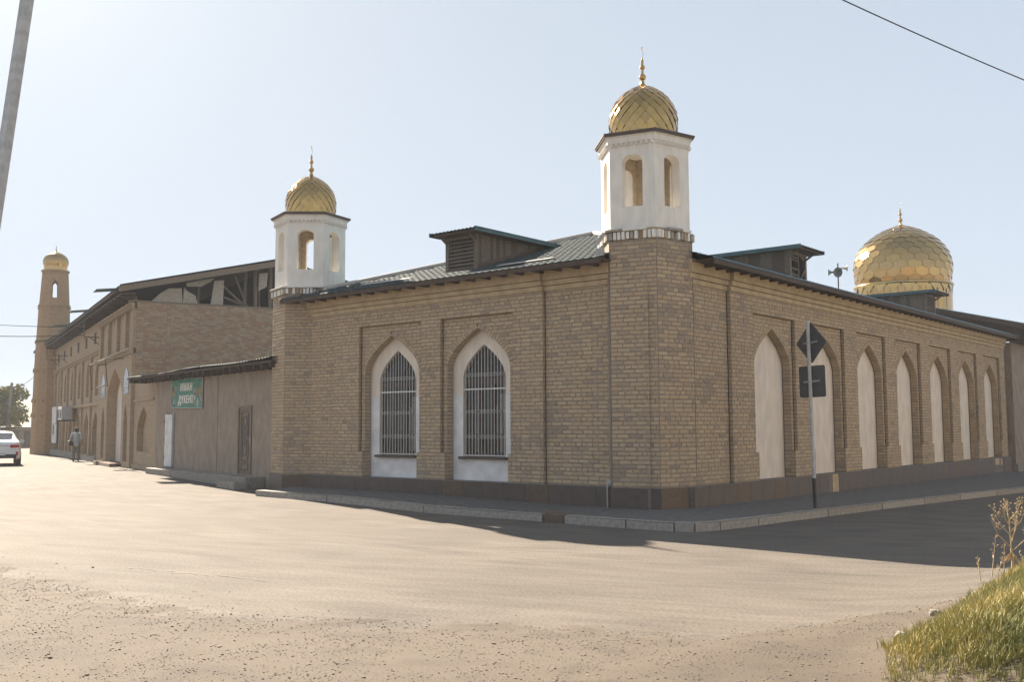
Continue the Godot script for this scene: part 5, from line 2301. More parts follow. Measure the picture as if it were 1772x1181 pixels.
func build_road_sign() -> void:
	var at := Vector3(1.53, pave(1.53, -3.14), -3.14)
	var t := thing("road_sign", "road sign seen from behind, diamond plate over square plate on a white pole", "road sign", at, 0.0)
	t.rotation = Vector3(0, 0, 0.012)
	var b := MB.new()
	b.tube([Vector3(0, 0.60, 0), Vector3(0, 3.83, 0)], [0.038], 14)
	obj("pole", b, M.pole_paint, t)
	b = MB.new()
	b.tube([Vector3(0, -0.3, 0), Vector3(0, 0.6, 0)], [0.039], 14)
	obj("pole_foot", b, M.black_paint, t)
	for q: Array in [[3.37, -0.42, true], [2.57, -0.26, false]]:
		var p := Node3D.new()
		p.position = Vector3(0, q[0], 0)
		p.rotation.y = q[1]
		put(p, "diamond_plate" if q[2] else "square_plate", t)
		b = MB.new()
		var r := 0.075
		var poly := PackedVector2Array()
		var h := 0.31 if q[2] else 0.325
		for k in 4:
			var c := Vector2([h, -h, -h, h][k], [h, h, -h, -h][k])
			for i in 4:
				var a := TAU * (k * 0.25) + PI / 2 * i / 3.0
				poly.append(c - Vector2(signf(c.x), signf(c.y)) * r * 0.6 + Vector2(cos(a), sin(a)) * r * 0.6)
		var xf := Transform3D(Basis(), Vector3(0, 0, -0.075))
		if q[2]:
			xf = Transform3D(Basis(Vector3.BACK, PI / 4), Vector3(0, 0, -0.075))
		b.extrude(poly, 0.012, xf)
		obj("plate", b, M.sign_back, p)
		b = MB.new()
		b.cbox(Vector3(0.40, 0.045, 0.03), 0.004, Transform3D(Basis(Vector3.BACK, 0.03), Vector3(0, 0, -0.048)))
		obj("bracket", b, M.galvanised, p)
		b = MB.new()
		b.tube([Vector3(0, -0.025, 0), Vector3(0, 0.025, 0)], [0.044], 12)
		for s: float in [-0.15, 0.15]:
			b.tube([Vector3(s, 0, -0.04), Vector3(s, 0, -0.022)], [0.012], 6)
		obj("clamp", b, M.galvanised, p)


func horn(b: MB, xf: Transform3D, r: float, l: float) -> void:
	b.lathe([Vector2(0, -l), Vector2(r * 0.34, -l), Vector2(r * 0.36, -l * 0.6), Vector2(r * 0.25, -l * 0.55), Vector2(r * 0.34, -l * 0.35), Vector2(r * 0.62, -l * 0.12), Vector2(r, 0), Vector2(r * 1.03, 0.01), Vector2(r * 0.97, 0.0), Vector2(r * 0.58, -l * 0.14), Vector2(r * 0.3, -l * 0.36), Vector2(r * 0.12, -l * 0.4), Vector2(r * 0.10, -l * 0.25), Vector2(0, -l * 0.24)], 20, xf * Transform3D(Basis(Vector3.RIGHT, PI / 2), Vector3.ZERO))


func build_loudspeaker() -> void:
	var at := Vector3(-2.5, roof_y(2.5) - 0.05, -14.92)
	var t := thing("loudspeaker_mast", "short mast with three horn loudspeakers on the mosque roof beside the large gold dome", "loudspeaker", at)
	var b := MB.new()
	b.tube([Vector3(0, -0.1, 0), Vector3(0, 1.10, 0)], [0.03], 8)
	obj("pole", b, M.sign_back, t)
	var face := atan2(CAM.x - at.x, CAM.z - at.z)
	for q: Array in [[face, 0.74, 0.17, 0.34, "horn_grey"], [face + 1.75, 0.92, 0.10, 0.30, "horn_beige"], [face - 1.62, 0.80, 0.12, 0.28, "horn_grey"]]:
		b = MB.new()
		horn(b, Transform3D(Basis(Vector3.UP, q[0]), Basis(Vector3.UP, q[0]) * Vector3(0, q[1], 0.36)), q[2], q[3])
		obj("horn", b, M[q[4]], t)
	b = MB.new()
	b.cbox(Vector3(0.14, 0.14, 0.10), 0.01, Transform3D(Basis(), Vector3(0, 0.8, 0)))
	obj("bracket", b, M.sign_back, t)
	t.scale = Vector3(0.8, 0.95, 0.8)


# ---------------------------------------------------------------- cars
func car_profile(s: float) -> Array:
	# length s 0 (tail) .. 1 (nose): half width at sill, at shoulder, at roof; heights of sill, shoulder, roof
	var xs := [0.0, 0.015, 0.05, 0.14, 0.22, 0.33, 0.45, 0.58, 0.68, 0.78, 0.9, 0.97, 1.0]
	var roof := [0.86, 0.98, 1.03, 1.07, 1.20, 1.40, 1.455, 1.43, 1.28, 1.03, 0.93, 0.78, 0.66]
	var belt := [0.82, 0.93, 0.97, 1.00, 1.00, 0.99, 0.97, 0.95, 0.93, 0.91, 0.84, 0.70, 0.60]
	var wid := [0.74, 0.80, 0.84, 0.865, 0.875, 0.88, 0.88, 0.88, 0.875, 0.87, 0.84, 0.76, 0.66]
	var rw := [0.66, 0.72, 0.74, 0.72, 0.66, 0.60, 0.60, 0.61, 0.66, 0.72, 0.72, 0.66, 0.58]
	var low := [0.36, 0.30, 0.26, 0.22, 0.20, 0.19, 0.19, 0.19, 0.19, 0.20, 0.22, 0.25, 0.30]
	var i := 0
	while i < xs.size() - 2 and xs[i + 1] < s:
		i += 1
	var f: float = clampf((s - xs[i]) / (xs[i + 1] - xs[i]), 0, 1)
	return [lerpf(wid[i], wid[i + 1], f), lerpf(rw[i], rw[i + 1], f), lerpf(low[i], low[i + 1], f), lerpf(belt[i], belt[i + 1], f), lerpf(roof[i], roof[i + 1], f)]


func make_car(label: String, at: Vector3, turn: float, paint: String) -> void:
	# local +z is the tail, so the tail faces the viewer when turn is 0
	var t := thing("white_car", label, "car", at, turn)
	var L := 4.4
	var b := MB.new()
	var rows := []
	for j in 49:
		var s := j / 48.0
		var q := car_profile(s)
		var z := -L * s
		var w: float = q[0]
		var rw: float = q[1]
		var lo: float = q[2]
		var be: float = q[3]
		var ro: float = q[4]
		var ring := PackedVector3Array()
		var half := [Vector2(w * 0.80, lo), Vector2(w * 0.97, lo + 0.06), Vector2(w, lo + 0.25), Vector2(w * 1.0, lerpf(lo, be, 0.62)), Vector2(w * 0.97, be - 0.05), Vector2(w * 0.93, be), Vector2(lerpf(w * 0.93, rw, 0.5), lerpf(be, ro, 0.52)), Vector2(rw, lerpf(be, ro, 0.86)), Vector2(rw * 0.86, lerpf(be, ro, 0.97)), Vector2(rw * 0.45, ro), Vector2(0, ro + 0.008)]
		for h: Vector2 in half:
			ring.append(Vector3(h.x, h.y, z))
		for i in range(half.size() - 2, -1, -1):
			ring.append(Vector3(-half[i].x, half[i].y, z))
		rows.append(ring)
	b.grid(rows)
	# close tail and nose
	for e: int in [0, 48]:
		var r: PackedVector3Array = rows[e]
		var c := Vector3(0, 0.6, r[0].z)
		for i in r.size() - 1:
			if e == 0:
				b.tri(c, r[i], r[i + 1])
			else:
				b.tri(c, r[i + 1], r[i])
		if e == 0:
			b.tri(c, r[r.size() - 1], r[0])
		else:
			b.tri(c, r[0], r[r.size() - 1])
	obj("body", b, M[paint], t)
	# windows stand a little proud of the lofted shell
	var gm: StandardMaterial3D = M.car_glass
	b = MB.new()
	var gr := []
	for k in 6:
		var s := lerpf(0.165, 0.325, k / 5.0)
		var q := car_profile(s)
		var row := PackedVector3Array()
		for i in 9:
			var x := lerpf(-1, 1, i / 8.0)
			row.append(Vector3(x * (q[1] * 0.9), q[4] + 0.018 - 0.035 * x * x, -L * s + 0.012))
		gr.append(row)
	b.grid(gr)
	obj("rear_window", b, gm, t)
	b = MB.new()
	gr = []
	for k in 5:
		var s := lerpf(0.76, 0.60, k / 4.0)
		var q := car_profile(s)
		var row := PackedVector3Array()
		for i in 9:
			var x := lerpf(1, -1, i / 8.0)
			row.append(Vector3(x * (q[1] * 0.9), q[4] + 0.016 - 0.035 * x * x, -L * s - 0.012))
		gr.append(row)
	b.grid(gr)
	obj("windscreen", b, gm, t)
	for sd: float in [-1.0, 1.0]:
		for span: Vector2 in [Vector2(0.27, 0.455), Vector2(0.47, 0.68)]:
			b = MB.new()
			gr = []
			for k in 2:
				var row := PackedVector3Array()
				for i in 8:
					var s := lerpf(span.x, span.y, i / 7.0)
					var q := car_profile(s)
					var be: float = q[3] + 0.04
					var ro: float = lerpf(q[3], q[4], 0.82)
					var f := 0.08 if k == 0 else 0.84
					var x := lerpf(q[0] * 0.93, q[1], f) + 0.014
					row.append(Vector3(sd * x, be if k == 0 else maxf(ro, be + 0.01), -L * s))
				if sd < 0:
					row.reverse()
				row.reverse()
				gr.append(row)
			b.grid(gr)
			obj("side_window", b, gm, t)
		# tail lamp
		b = MB.new()
		b.cbox(Vector3(0.36, 0.13, 0.10), 0.03, Transform3D(Basis(Vector3.UP, sd * 0.28), Vector3(sd * 0.60, 0.83, 0.0)))
		obj("tail_lamp", b, M.car_red, t)
		b = MB.new()
		b.cbox(Vector3(0.10, 0.16, 0.06), 0.02, Transform3D(Basis(Vector3.UP, sd * 0.5), Vector3(sd * 0.70, 0.52, -0.01)))
		obj("reflector", b, M.car_red, t)
		b = MB.new()
		b.cbox(Vector3(0.34, 0.16, 0.10), 0.03, Transform3D(Basis(Vector3.UP, -sd * 0.5), Vector3(sd * 0.58, 0.68, -L + 0.12)))
		obj("headlight", b, M.car_lamp, t)
		b = MB.new()
		b.cbox(Vector3(0.2, 0.13, 0.09), 0.03, Transform3D(Basis(), Vector3(sd * 0.98, 1.0, -L * 0.66)))
		obj("mirror", b, M[paint], t)
		for zz: float in [-0.82, -3.45]:
			var wh := Node3D.new()
			wh.position = Vector3(sd * 0.78, 0.315, zz)
			put(wh, "wheel", t)
			b = MB.new()
			var tr := Transform3D(Basis(Vector3.BACK, PI / 2), Vector3.ZERO)
			b.lathe([Vector2(0.2, -0.10), Vector2(0.29, -0.105), Vector2(0.315, -0.08), Vector2(0.315, 0.08), Vector2(0.29, 0.105), Vector2(0.2, 0.10)], 24, tr)
			obj("tyre", b, M.black_paint, wh)
			b = MB.new()
			b.lathe([Vector2(0, -0.09), Vector2(0.2, -0.095), Vector2(0.2, 0.095), Vector2(0, 0.09)], 16, tr)
			obj("rim", b, M.galvanised, wh)
	b = MB.new()
	b.cbox(Vector3(1.36, 0.17, 0.08), 0.02, Transform3D(Basis(), Vector3(0, 0.40, 0.0)))
	obj("lower_bumper", b, M.black_paint, t)
	b = MB.new()
	b.cbox(Vector3(0.52, 0.115, 0.02), 0.006, Transform3D(Basis(), Vector3(0, 0.50, 0.036)))
	obj("number_plate", b, M.door_white, t)
	b = MB.new()
	b.cbox(Vector3(1.1, 0.02, 0.03), 0.006, Transform3D(Basis(), Vector3(0, 0.86, 0.02)))
	obj("chrome_strip", b, M.galvanised, t)
	b = MB.new()
	b.extrude(PackedVector2Array([Vector2(0, 0), Vector2(0.12, 0), Vector2(0.02, 0.09)]), 0.03, Transform3D(Basis(Vector3.UP, PI / 2), Vector3(-0.015, 1.42, -1.55)))
	obj("aerial_fin", b, M.black_paint, t)


func build_car() -> void:
	mat("car_white", lin(0.72, 0.72, 0.72), 0.25).clearcoat_enabled = true
	mat("car_red", lin(0.45, 0.01, 0.015), 0.2)
	mat("car_lamp", lin(0.6, 0.6, 0.6), 0.1)
	mat("car_glass", lin(0.05, 0.055, 0.06), 0.05)
	make_car("white saloon car seen from behind, cut by the left edge of the picture", Vector3(-34.1, land(-34.1, -2.35), -2.35), 1.18, "car_white")
	make_car("farther white car up the street, only its roof showing over the nearer one", Vector3(-62.0, 0.02, -12.5), 1.16, "car_white")


# ---------------------------------------------------------------- person: bones joined in a field, meshed as surface nets
func field(p: Vector3, bones: Array, k: float) -> float:
	var d := 1e3
	for b: Array in bones:
		var a: Vector3 = b[0]
		var ab: Vector3 = b[1] - a
		var t := clampf((p - a).dot(ab) / maxf(ab.length_squared(), 1e-9), 0, 1)
		var e := p.distance_to(a + ab * t) - lerpf(b[2], b[3], t)
		var h := clampf(0.5 + 0.5 * (d - e) / k, 0, 1)
		d = lerpf(d, e, h) - k * h * (1 - h)
	return d


func nets(b: MB, bones: Array, cell: float, k: float) -> void:
	var lo := Vector3.ONE * 1e3
	var hi := -lo
	for q: Array in bones:
		for i in 2:
			var r: Vector3 = Vector3.ONE * (q[2 + i] + cell * 2)
			lo = lo.min(q[i] - r)
			hi = hi.max(q[i] + r)
	var n := Vector3i(((hi - lo) / cell).ceil()) + Vector3i.ONE
	var val := PackedFloat32Array()
	val.resize(n.x * n.y * n.z)
	val.fill(1.0)
	# only cells near a bone are worked out
	for q: Array in bones:
		var r: Vector3 = Vector3.ONE * (maxf(q[2], q[3]) + cell * 3)
		var p0 := Vector3i(((q[0] as Vector3).min(q[1]) - r - lo) / cell).clamp(Vector3i.ZERO, n - Vector3i.ONE)
		var p1 := Vector3i(((q[0] as Vector3).max(q[1]) + r - lo) / cell).clamp(Vector3i.ZERO, n - Vector3i.ONE)
		for z in range(p0.z, p1.z + 1):
			for y in range(p0.y, p1.y + 1):
				for x in range(p0.x, p1.x + 1):
					var id := x + n.x * (y + n.y * z)
					if val[id] == 1.0:
						val[id] = field(lo + Vector3(x, y, z) * cell, bones, k)
	var at := {}
	var dirs := [Vector3i(1, 0, 0), Vector3i(0, 1, 0), Vector3i(0, 0, 1)]
	var pos := func(c: Vector3i) -> Vector3:
		if at.has(c):
			return at[c]
		var s := Vector3.ZERO
		var m := 0
		for ax in 3:
			for e in 4:
				var o := Vector3i.ZERO
				o[(ax + 1) % 3] = e & 1
				o[(ax + 2) % 3] = e >> 1
				var c0 := c + o
				var c1: Vector3i = c0 + dirs[ax]
				var v0 := val[c0.x + n.x * (c0.y + n.y * c0.z)]
				var v1 := val[c1.x + n.x * (c1.y + n.y * c1.z)]
				if (v0 < 0) != (v1 < 0):
					s += Vector3(c0).lerp(Vector3(c1), v0 / (v0 - v1))
					m += 1
		var w: Vector3 = lo + (s / maxi(m, 1)) * cell
		at[c] = w
		return w
	var grad := func(p: Vector3) -> Vector3:
		var e := cell * 0.5
		return Vector3(field(p + Vector3(e, 0, 0), bones, k) - field(p - Vector3(e, 0, 0), bones, k), field(p + Vector3(0, e, 0), bones, k) - field(p - Vector3(0, e, 0), bones, k), field(p + Vector3(0, 0, e), bones, k) - field(p - Vector3(0, 0, e), bones, k)).normalized()
	for z in range(1, n.z - 1):
		for y in range(1, n.y - 1):
			for x in range(1, n.x - 1):
				var v0 := val[x + n.x * (y + n.y * z)]
				for ax in 3:
					var c1: Vector3i = Vector3i(x, y, z) + dirs[ax]
					var v1 := val[c1.x + n.x * (c1.y + n.y * c1.z)]
					if (v0 < 0) == (v1 < 0):
						continue
					var du: Vector3i = dirs[(ax + 1) % 3]
					var dv: Vector3i = dirs[(ax + 2) % 3]
					var c := Vector3i(x, y, z)
					var q := [pos.call(c - du - dv), pos.call(c - dv), pos.call(c), pos.call(c - du)]
					var g := [grad.call(q[0]), grad.call(q[1]), grad.call(q[2]), grad.call(q[3])]
					if v0 < 0:
						b.smooth_tri(q[0], q[1], q[2], g[0], g[1], g[2])
						b.smooth_tri(q[0], q[2], q[3], g[0], g[2], g[3])
					else:
						b.smooth_tri(q[0], q[2], q[1], g[0], g[2], g[1])
						b.smooth_tri(q[0], q[3], q[2], g[0], g[3], g[2])


func build_person() -> void:
	mat("skin", lin(0.30, 0.17, 0.11), 0.6)
	grain(mat("shirt", lin(0.52, 0.55, 0.58), 0.9), M.coarse_tex, 0.5)
	grain(mat("trousers", lin(0.25, 0.215, 0.165), 0.9), M.coarse_tex, 0.5)
	mat("cap_cloth", lin(0.06, 0.065, 0.075), 0.9)
	mat("bag_cloth", lin(0.085, 0.06, 0.04), 0.85)
	mat("hair", lin(0.02, 0.018, 0.016), 0.8)
	mat("shoe", lin(0.03, 0.025, 0.02), 0.5)
	var at := Vector3(-37.4, 0, -7.4)
	at.y = land(at.x, at.z)
	# local -z is the way he walks, away along the street
	var t := thing("person", "person in pale shirt, beige trousers and dark cap walking away along the brick building", "person", at, 1.22)
	t.scale = Vector3.ONE * 0.93
	var hipl := Vector3(-0.095, 0.90, 0.0)
	var hipr := Vector3(0.095, 0.90, 0.0)
	var kl := Vector3(-0.10, 0.49, -0.10)
	var kr := Vector3(0.09, 0.48, -0.02)
	var al := Vector3(-0.10, 0.085, -0.14)
	var ar := Vector3(0.09, 0.13, 0.24)
	var shl := Vector3(-0.185, 1.40, -0.01)
	var shr := Vector3(0.185, 1.40, -0.01)
	var el := Vector3(-0.27, 1.14, 0.05)
	var er := Vector3(0.26, 1.13, 0.07)
	var wl := Vector3(-0.24, 0.98, -0.10)
	var wr := Vector3(0.29, 0.90, 0.02)
	var b := MB.new()
	var head := Vector3(0.0, 1.60, -0.05)
	nets(b, [[Vector3(0, 0.95, 0), Vector3(0, 1.12, 0), 0.13, 0.125], [Vector3(0, 1.12, 0), Vector3(0, 1.34, -0.01), 0.125, 0.135], [shl, shr, 0.062, 0.062], [Vector3(0, 1.38, -0.015), Vector3(0, 1.50, -0.04), 0.062, 0.052],
		[hipl, kl, 0.088, 0.058], [hipr, kr, 0.088, 0.058], [kl, al, 0.056, 0.037], [kr, ar, 0.056, 0.037], [al + Vector3(0, -0.035, 0.04), al + Vector3(-0.01, -0.05, -0.15), 0.042, 0.034], [ar + Vector3(0, -0.03, 0.03), ar + Vector3(0.01, -0.09, -0.13), 0.042, 0.034],
		[shl, el, 0.052, 0.041], [shr, er, 0.052, 0.041], [el, wl, 0.040, 0.027], [er, wr, 0.040, 0.027]], 0.02, 0.03)
	# head with nose, ears, brow and chin
	nets(b, [[head + Vector3(0, 0.03, 0.01), head + Vector3(0, 0.03, -0.02), 0.092, 0.088], [head + Vector3(0, -0.04, -0.03), head + Vector3(0, -0.085, -0.055), 0.062, 0.04], [head + Vector3(0, -0.01, -0.10), head + Vector3(0, -0.035, -0.118), 0.012, 0.015],
		[head + Vector3(-0.086, 0.0, 0.01), head + Vector3(-0.088, -0.04, 0.005), 0.014, 0.011], [head + Vector3(0.086, 0.0, 0.01), head + Vector3(0.088, -0.04, 0.005), 0.014, 0.011], [head + Vector3(-0.04, 0.03, -0.09), head + Vector3(0.04, 0.03, -0.09), 0.014, 0.014], [head + Vector3(0, -0.1, 0.0), head + Vector3(0, -0.14, 0.01), 0.05, 0.05]], 0.008, 0.012)
	# hands: palm, four curled fingers and a thumb
	for q: Array in [[wl, (wl - el).normalized(), -1.0], [wr, (wr - er).normalized(), 1.0]]:
		var w: Vector3 = q[0]
		var d: Vector3 = q[1]
		var fwd := Vector3(0, 0, -1)
		fwd = (fwd - d * fwd.dot(d)).normalized()
		var inn: Vector3 = d.cross(fwd) * q[2]
		var bones := [[w - d * 0.02, w + d * 0.02, 0.024, 0.024], [w + d * 0.03 + fwd * 0.018, w + d * 0.085 + fwd * 0.024, 0.017, 0.014], [w + d * 0.03 - fwd * 0.014, w + d * 0.08 - fwd * 0.022, 0.017, 0.013], [w + d * 0.03, w + d * 0.085, 0.017, 0.014]]
		for i in 4:
			var root := w + d * (0.092 - 0.004 * absf(i - 1.2)) + fwd * (0.028 - 0.019 * i)
			var l: float = [0.036, 0.042, 0.039, 0.029][i]
			var m: Vector3 = root + (d * 0.9 + inn * 0.35) * l
			bones.append([root, m, 0.009, 0.008])
			bones.append([m, m + (d * 0.4 + inn * 0.85) * l * 0.8, 0.008, 0.007])
		bones.append([w + d * 0.035 + fwd * 0.024, w + d * 0.065 + fwd * 0.05 + inn * 0.012, 0.012, 0.010])
		bones.append([w + d * 0.065 + fwd * 0.05 + inn * 0.012, w + d * 0.09 + fwd * 0.05 + inn * 0.022, 0.010, 0.008])
		nets(b, bones, 0.005, 0.006)
	var body := obj("body", b, M.skin, t)
	b = MB.new()
	nets(b, [[Vector3(0, 0.90, 0.01), Vector3(0, 1.12, 0.01), 0.165, 0.155], [Vector3(0, 1.12, 0), Vector3(0, 1.34, -0.005), 0.155, 0.155], [shl, shr, 0.078, 0.078], [Vector3(0, 1.40, -0.01), Vector3(0, 1.455, -0.025), 0.08, 0.068], [shl, el + (shl - el) * 0.12, 0.072, 0.07], [shr, er + (shr - er) * 0.12, 0.072, 0.07]], 0.02, 0.04)
	obj("shirt", b, M.shirt, body)
	b = MB.new()
	nets(b, [[Vector3(0, 0.90, 0), Vector3(0, 1.0, 0), 0.155, 0.15], [hipl, kl, 0.108, 0.085], [hipr, kr, 0.108, 0.085], [kl, al + (kl - al) * 0.06, 0.082, 0.072], [kr, ar + (kr - ar) * 0.06, 0.082, 0.072]], 0.02, 0.03)
	obj("trousers", b, M.trousers, body)
	b = MB.new()
	nets(b, [[al + Vector3(0, -0.035, 0.05), al + Vector3(-0.01, -0.05, -0.16), 0.05, 0.042], [al, al + Vector3(0, -0.03, 0.02), 0.05, 0.05]], 0.014, 0.02)
	obj("shoe", b, M.shoe, body)
	b = MB.new()
	nets(b, [[ar + Vector3(0, -0.03, 0.04), ar + Vector3(0.01, -0.10, -0.14), 0.05, 0.042], [ar, ar + Vector3(0, -0.03, 0.02), 0.05, 0.05]], 0.014, 0.02)
	obj("shoe", b, M.shoe, body)
	b = MB.new()
	nets(b, [[head + Vector3(0, 0.055, 0.012), head + Vector3(0, 0.06, -0.02), 0.098, 0.096], [head + Vector3(-0.05, 0.045, -0.10), head + Vector3(0.05, 0.045, -0.10), 0.016, 0.016], [head + Vector3(-0.04, 0.04, -0.15), head + Vector3(0.04, 0.04, -0.15), 0.010, 0.010]], 0.012, 0.02)
	obj("cap", b, M.cap_cloth, body)
	b = MB.new()
	nets(b, [[head + Vector3(-0.03, -0.01, 0.035), head + Vector3(0.03, -0.01, 0.035), 0.075, 0.075], [head + Vector3(0, -0.05, 0.045), head + Vector3(0, -0.07, 0.045), 0.05, 0.04]], 0.012, 0.02)
	obj("hair", b, M.hair, body)
	var bag := thing("shoulder_bag", "dark brown bag carried at the left side of the walking person", "bag", at, 1.22)
	bag.scale = Vector3.ONE * 0.93
	b = MB.new()
	nets(b, [[Vector3(-0.30, 0.98, -0.10), Vector3(-0.30, 0.98, 0.16), 0.11, 0.11], [Vector3(-0.30, 0.88, -0.12), Vector3(-0.30, 0.88, 0.18), 0.10, 0.10]], 0.02, 0.05)
	obj("pouch", b, M.bag_cloth, bag)
	b = MB.new()
	b.tube([Vector3(-0.30, 1.02, -0.10), Vector3(-0.24, 1.25, -0.06), Vector3(-0.19, 1.49, -0.01), Vector3(-0.25, 1.25, 0.10), Vector3(-0.30, 1.02, 0.14)], [0.016], 6)
	obj("strap", b, M.bag_cloth, bag)


# ---------------------------------------------------------------- background up the street
func make_tree(label: String, at: Vector3, h: float, r: float, seed_: int, warm: float) -> void:
	rng.seed = seed_
	var t := thing("tree", label, "tree", at, 0.0, "trees at the end of the street")
	var b := MB.new()
	b.tube([Vector3(0, -0.5, 0), Vector3(0.1, h * 0.2, 0.05), Vector3(-0.05, h * 0.45, 0), Vector3(0, h * 0.75, 0.1)], [0.26, 0.2, 0.14, 0.05], 8)
	obj("trunk", b, M.trunk, t)
	var tips := []
	for i in 11:
		var a := TAU * i / 11.0 + rng.randf_range(-0.3, 0.3)
		var y0 := h * rng.randf_range(0.18, 0.55)
		var l := r * rng.randf_range(0.6, 0.95)
		var e := Vector3(cos(a) * l, y0 + h * rng.randf_range(0.12, 0.36), sin(a) * l)
		b = MB.new()
		b.tube([Vector3(0, y0, 0), Vector3(e.x * 0.5, lerpf(y0, e.y, 0.65), e.z * 0.5), e], [0.10, 0.06, 0.02], 6)
		obj("limb", b, M.trunk, t)
		tips.append(e)
		tips.append(Vector3(e.x * 0.6, lerpf(y0, e.y, 0.8) + 0.3, e.z * 0.6))
	for i in 8:
		tips.append(Vector3(rng.randf_range(-0.5, 0.5) * r, h * rng.randf_range(0.55, 0.93), rng.randf_range(-0.5, 0.5) * r))
	b = MB.new()
	for c: Vector3 in tips:
		var rad := r * rng.randf_range(0.26, 0.42)
		var hue := rng.randf()
		for k in 420:
			var d := Vector3(rng.randfn(), rng.randfn() * 0.8, rng.randfn()).normalized() * rad * pow(rng.randf(), 0.4)
			var p := c + d
			var u := Vector3(rng.randfn(), rng.randfn(), rng.randfn()).normalized()
			var w := u.cross(Vector3(rng.randfn(), rng.randfn(), rng.randfn())).normalized()
			var s := rng.randf_range(0.12, 0.26)
			var g := rng.randf()
			b.tint = Color(0.10, 0.125, 0.028).lerp(Color(0.34, 0.26, 0.045), clampf(warm * hue + 0.35 * g - 0.1, 0, 1))
			b.quad(p - u * s, p + w * s * 0.6, p + u * s, p - w * s * 0.6)
	tag(obj("crown", b, M.leaves, t), "", "", "", "stuff")


func build_background() -> void:
	make_tree("yellowing leafy tree behind the grey fence at the end of the street", Vector3(-88.5, 0, -24.5), 5.9, 3.2, 501, 0.9)
	make_tree("darker green tree at the end of the street, at the left edge", Vector3(-85.0, 0, -19.2), 5.6, 3.0, 502, 0.35)
	make_tree("pale hazy tree far beyond the tall minaret's left side", Vector3(-128.0, 0, -40.0), 8.2, 4.2, 503, 0.3)
	rng.seed = 610
	# fence of grey sheets across the end of the street
	var f := thing("sheet_fence", "pale grey metal sheet fence under the trees at the end of the street", "fence", Vector3(-82.0, 0, -21.8), 1.15)
	for i in 6:
		var b := MB.new()
		b.cbox(Vector3(1.48, 1.9, 0.04), 0.008, Transform3D(Basis(), Vector3(-6.0 + 1.5 * i, 0.85, 0)))
		obj("sheet_panel", b, M.galvanised if i % 2 else M.door_white, f)
	for i in 7:
		var b := MB.new()
		b.tube([Vector3(-6.75 + 1.5 * i, -0.3, -0.06), Vector3(-6.75 + 1.5 * i, 1.9, -0.06)], [0.04], 6)
		obj("post", b, M.sign_back, f)
	var h := thing("shed", "low brown shed with a flat roof beside the foot of the tall minaret", "shed", Vector3(-78.5, 0, -23.6), 1.15)
	var b := MB.new()
	b.box(Vector3(-1.6, -0.3, -3.0), Vector3(2.8, 1.62, 0.0))
	obj("wall", b, M.clay_plaster, h)
	b = MB.new()
	b.cbox(Vector3(4.9, 0.14, 3.5), 0.02, Transform3D(Basis(), Vector3(0.6, 1.70, -1.4)))
	obj("roof", b, M.dark_wood, h)
	for x: float in [-0.9, 0.4, 1.7]:
		b = MB.new()
		b.cbox(Vector3(0.9, 1.4, 0.05), 0.008, Transform3D(Basis(), Vector3(x, 0.75, 0.02)))
		obj("door", b, M.grey_wood, h)
	# hill in the haze
	b = MB.new()
	var rows := []
	var hn := FastNoiseLite.new()
	hn.seed = 5
	hn.frequency = 0.01
	for j in 10:
		var row := PackedVector3Array()
		for i in 41:
			var a := deg_to_rad(40.0 + 2.0 * i)
			var d := 420.0 - 9.0 * (9 - j) * (9 - j) / 9.0 * 3.0
			var p := Vector3(-sin(a) * d, 0, -cos(a) * d)
			p.y = -1.0 + (13.0 + 9.0 * hn.get_noise_2d(p.x, p.z)) * sin(PI * 0.5 * j / 9.0)
			row.append(p)
		row.reverse()
		rows.append(row)
	b.grid(rows)
	setting("hill", b, M.hill)


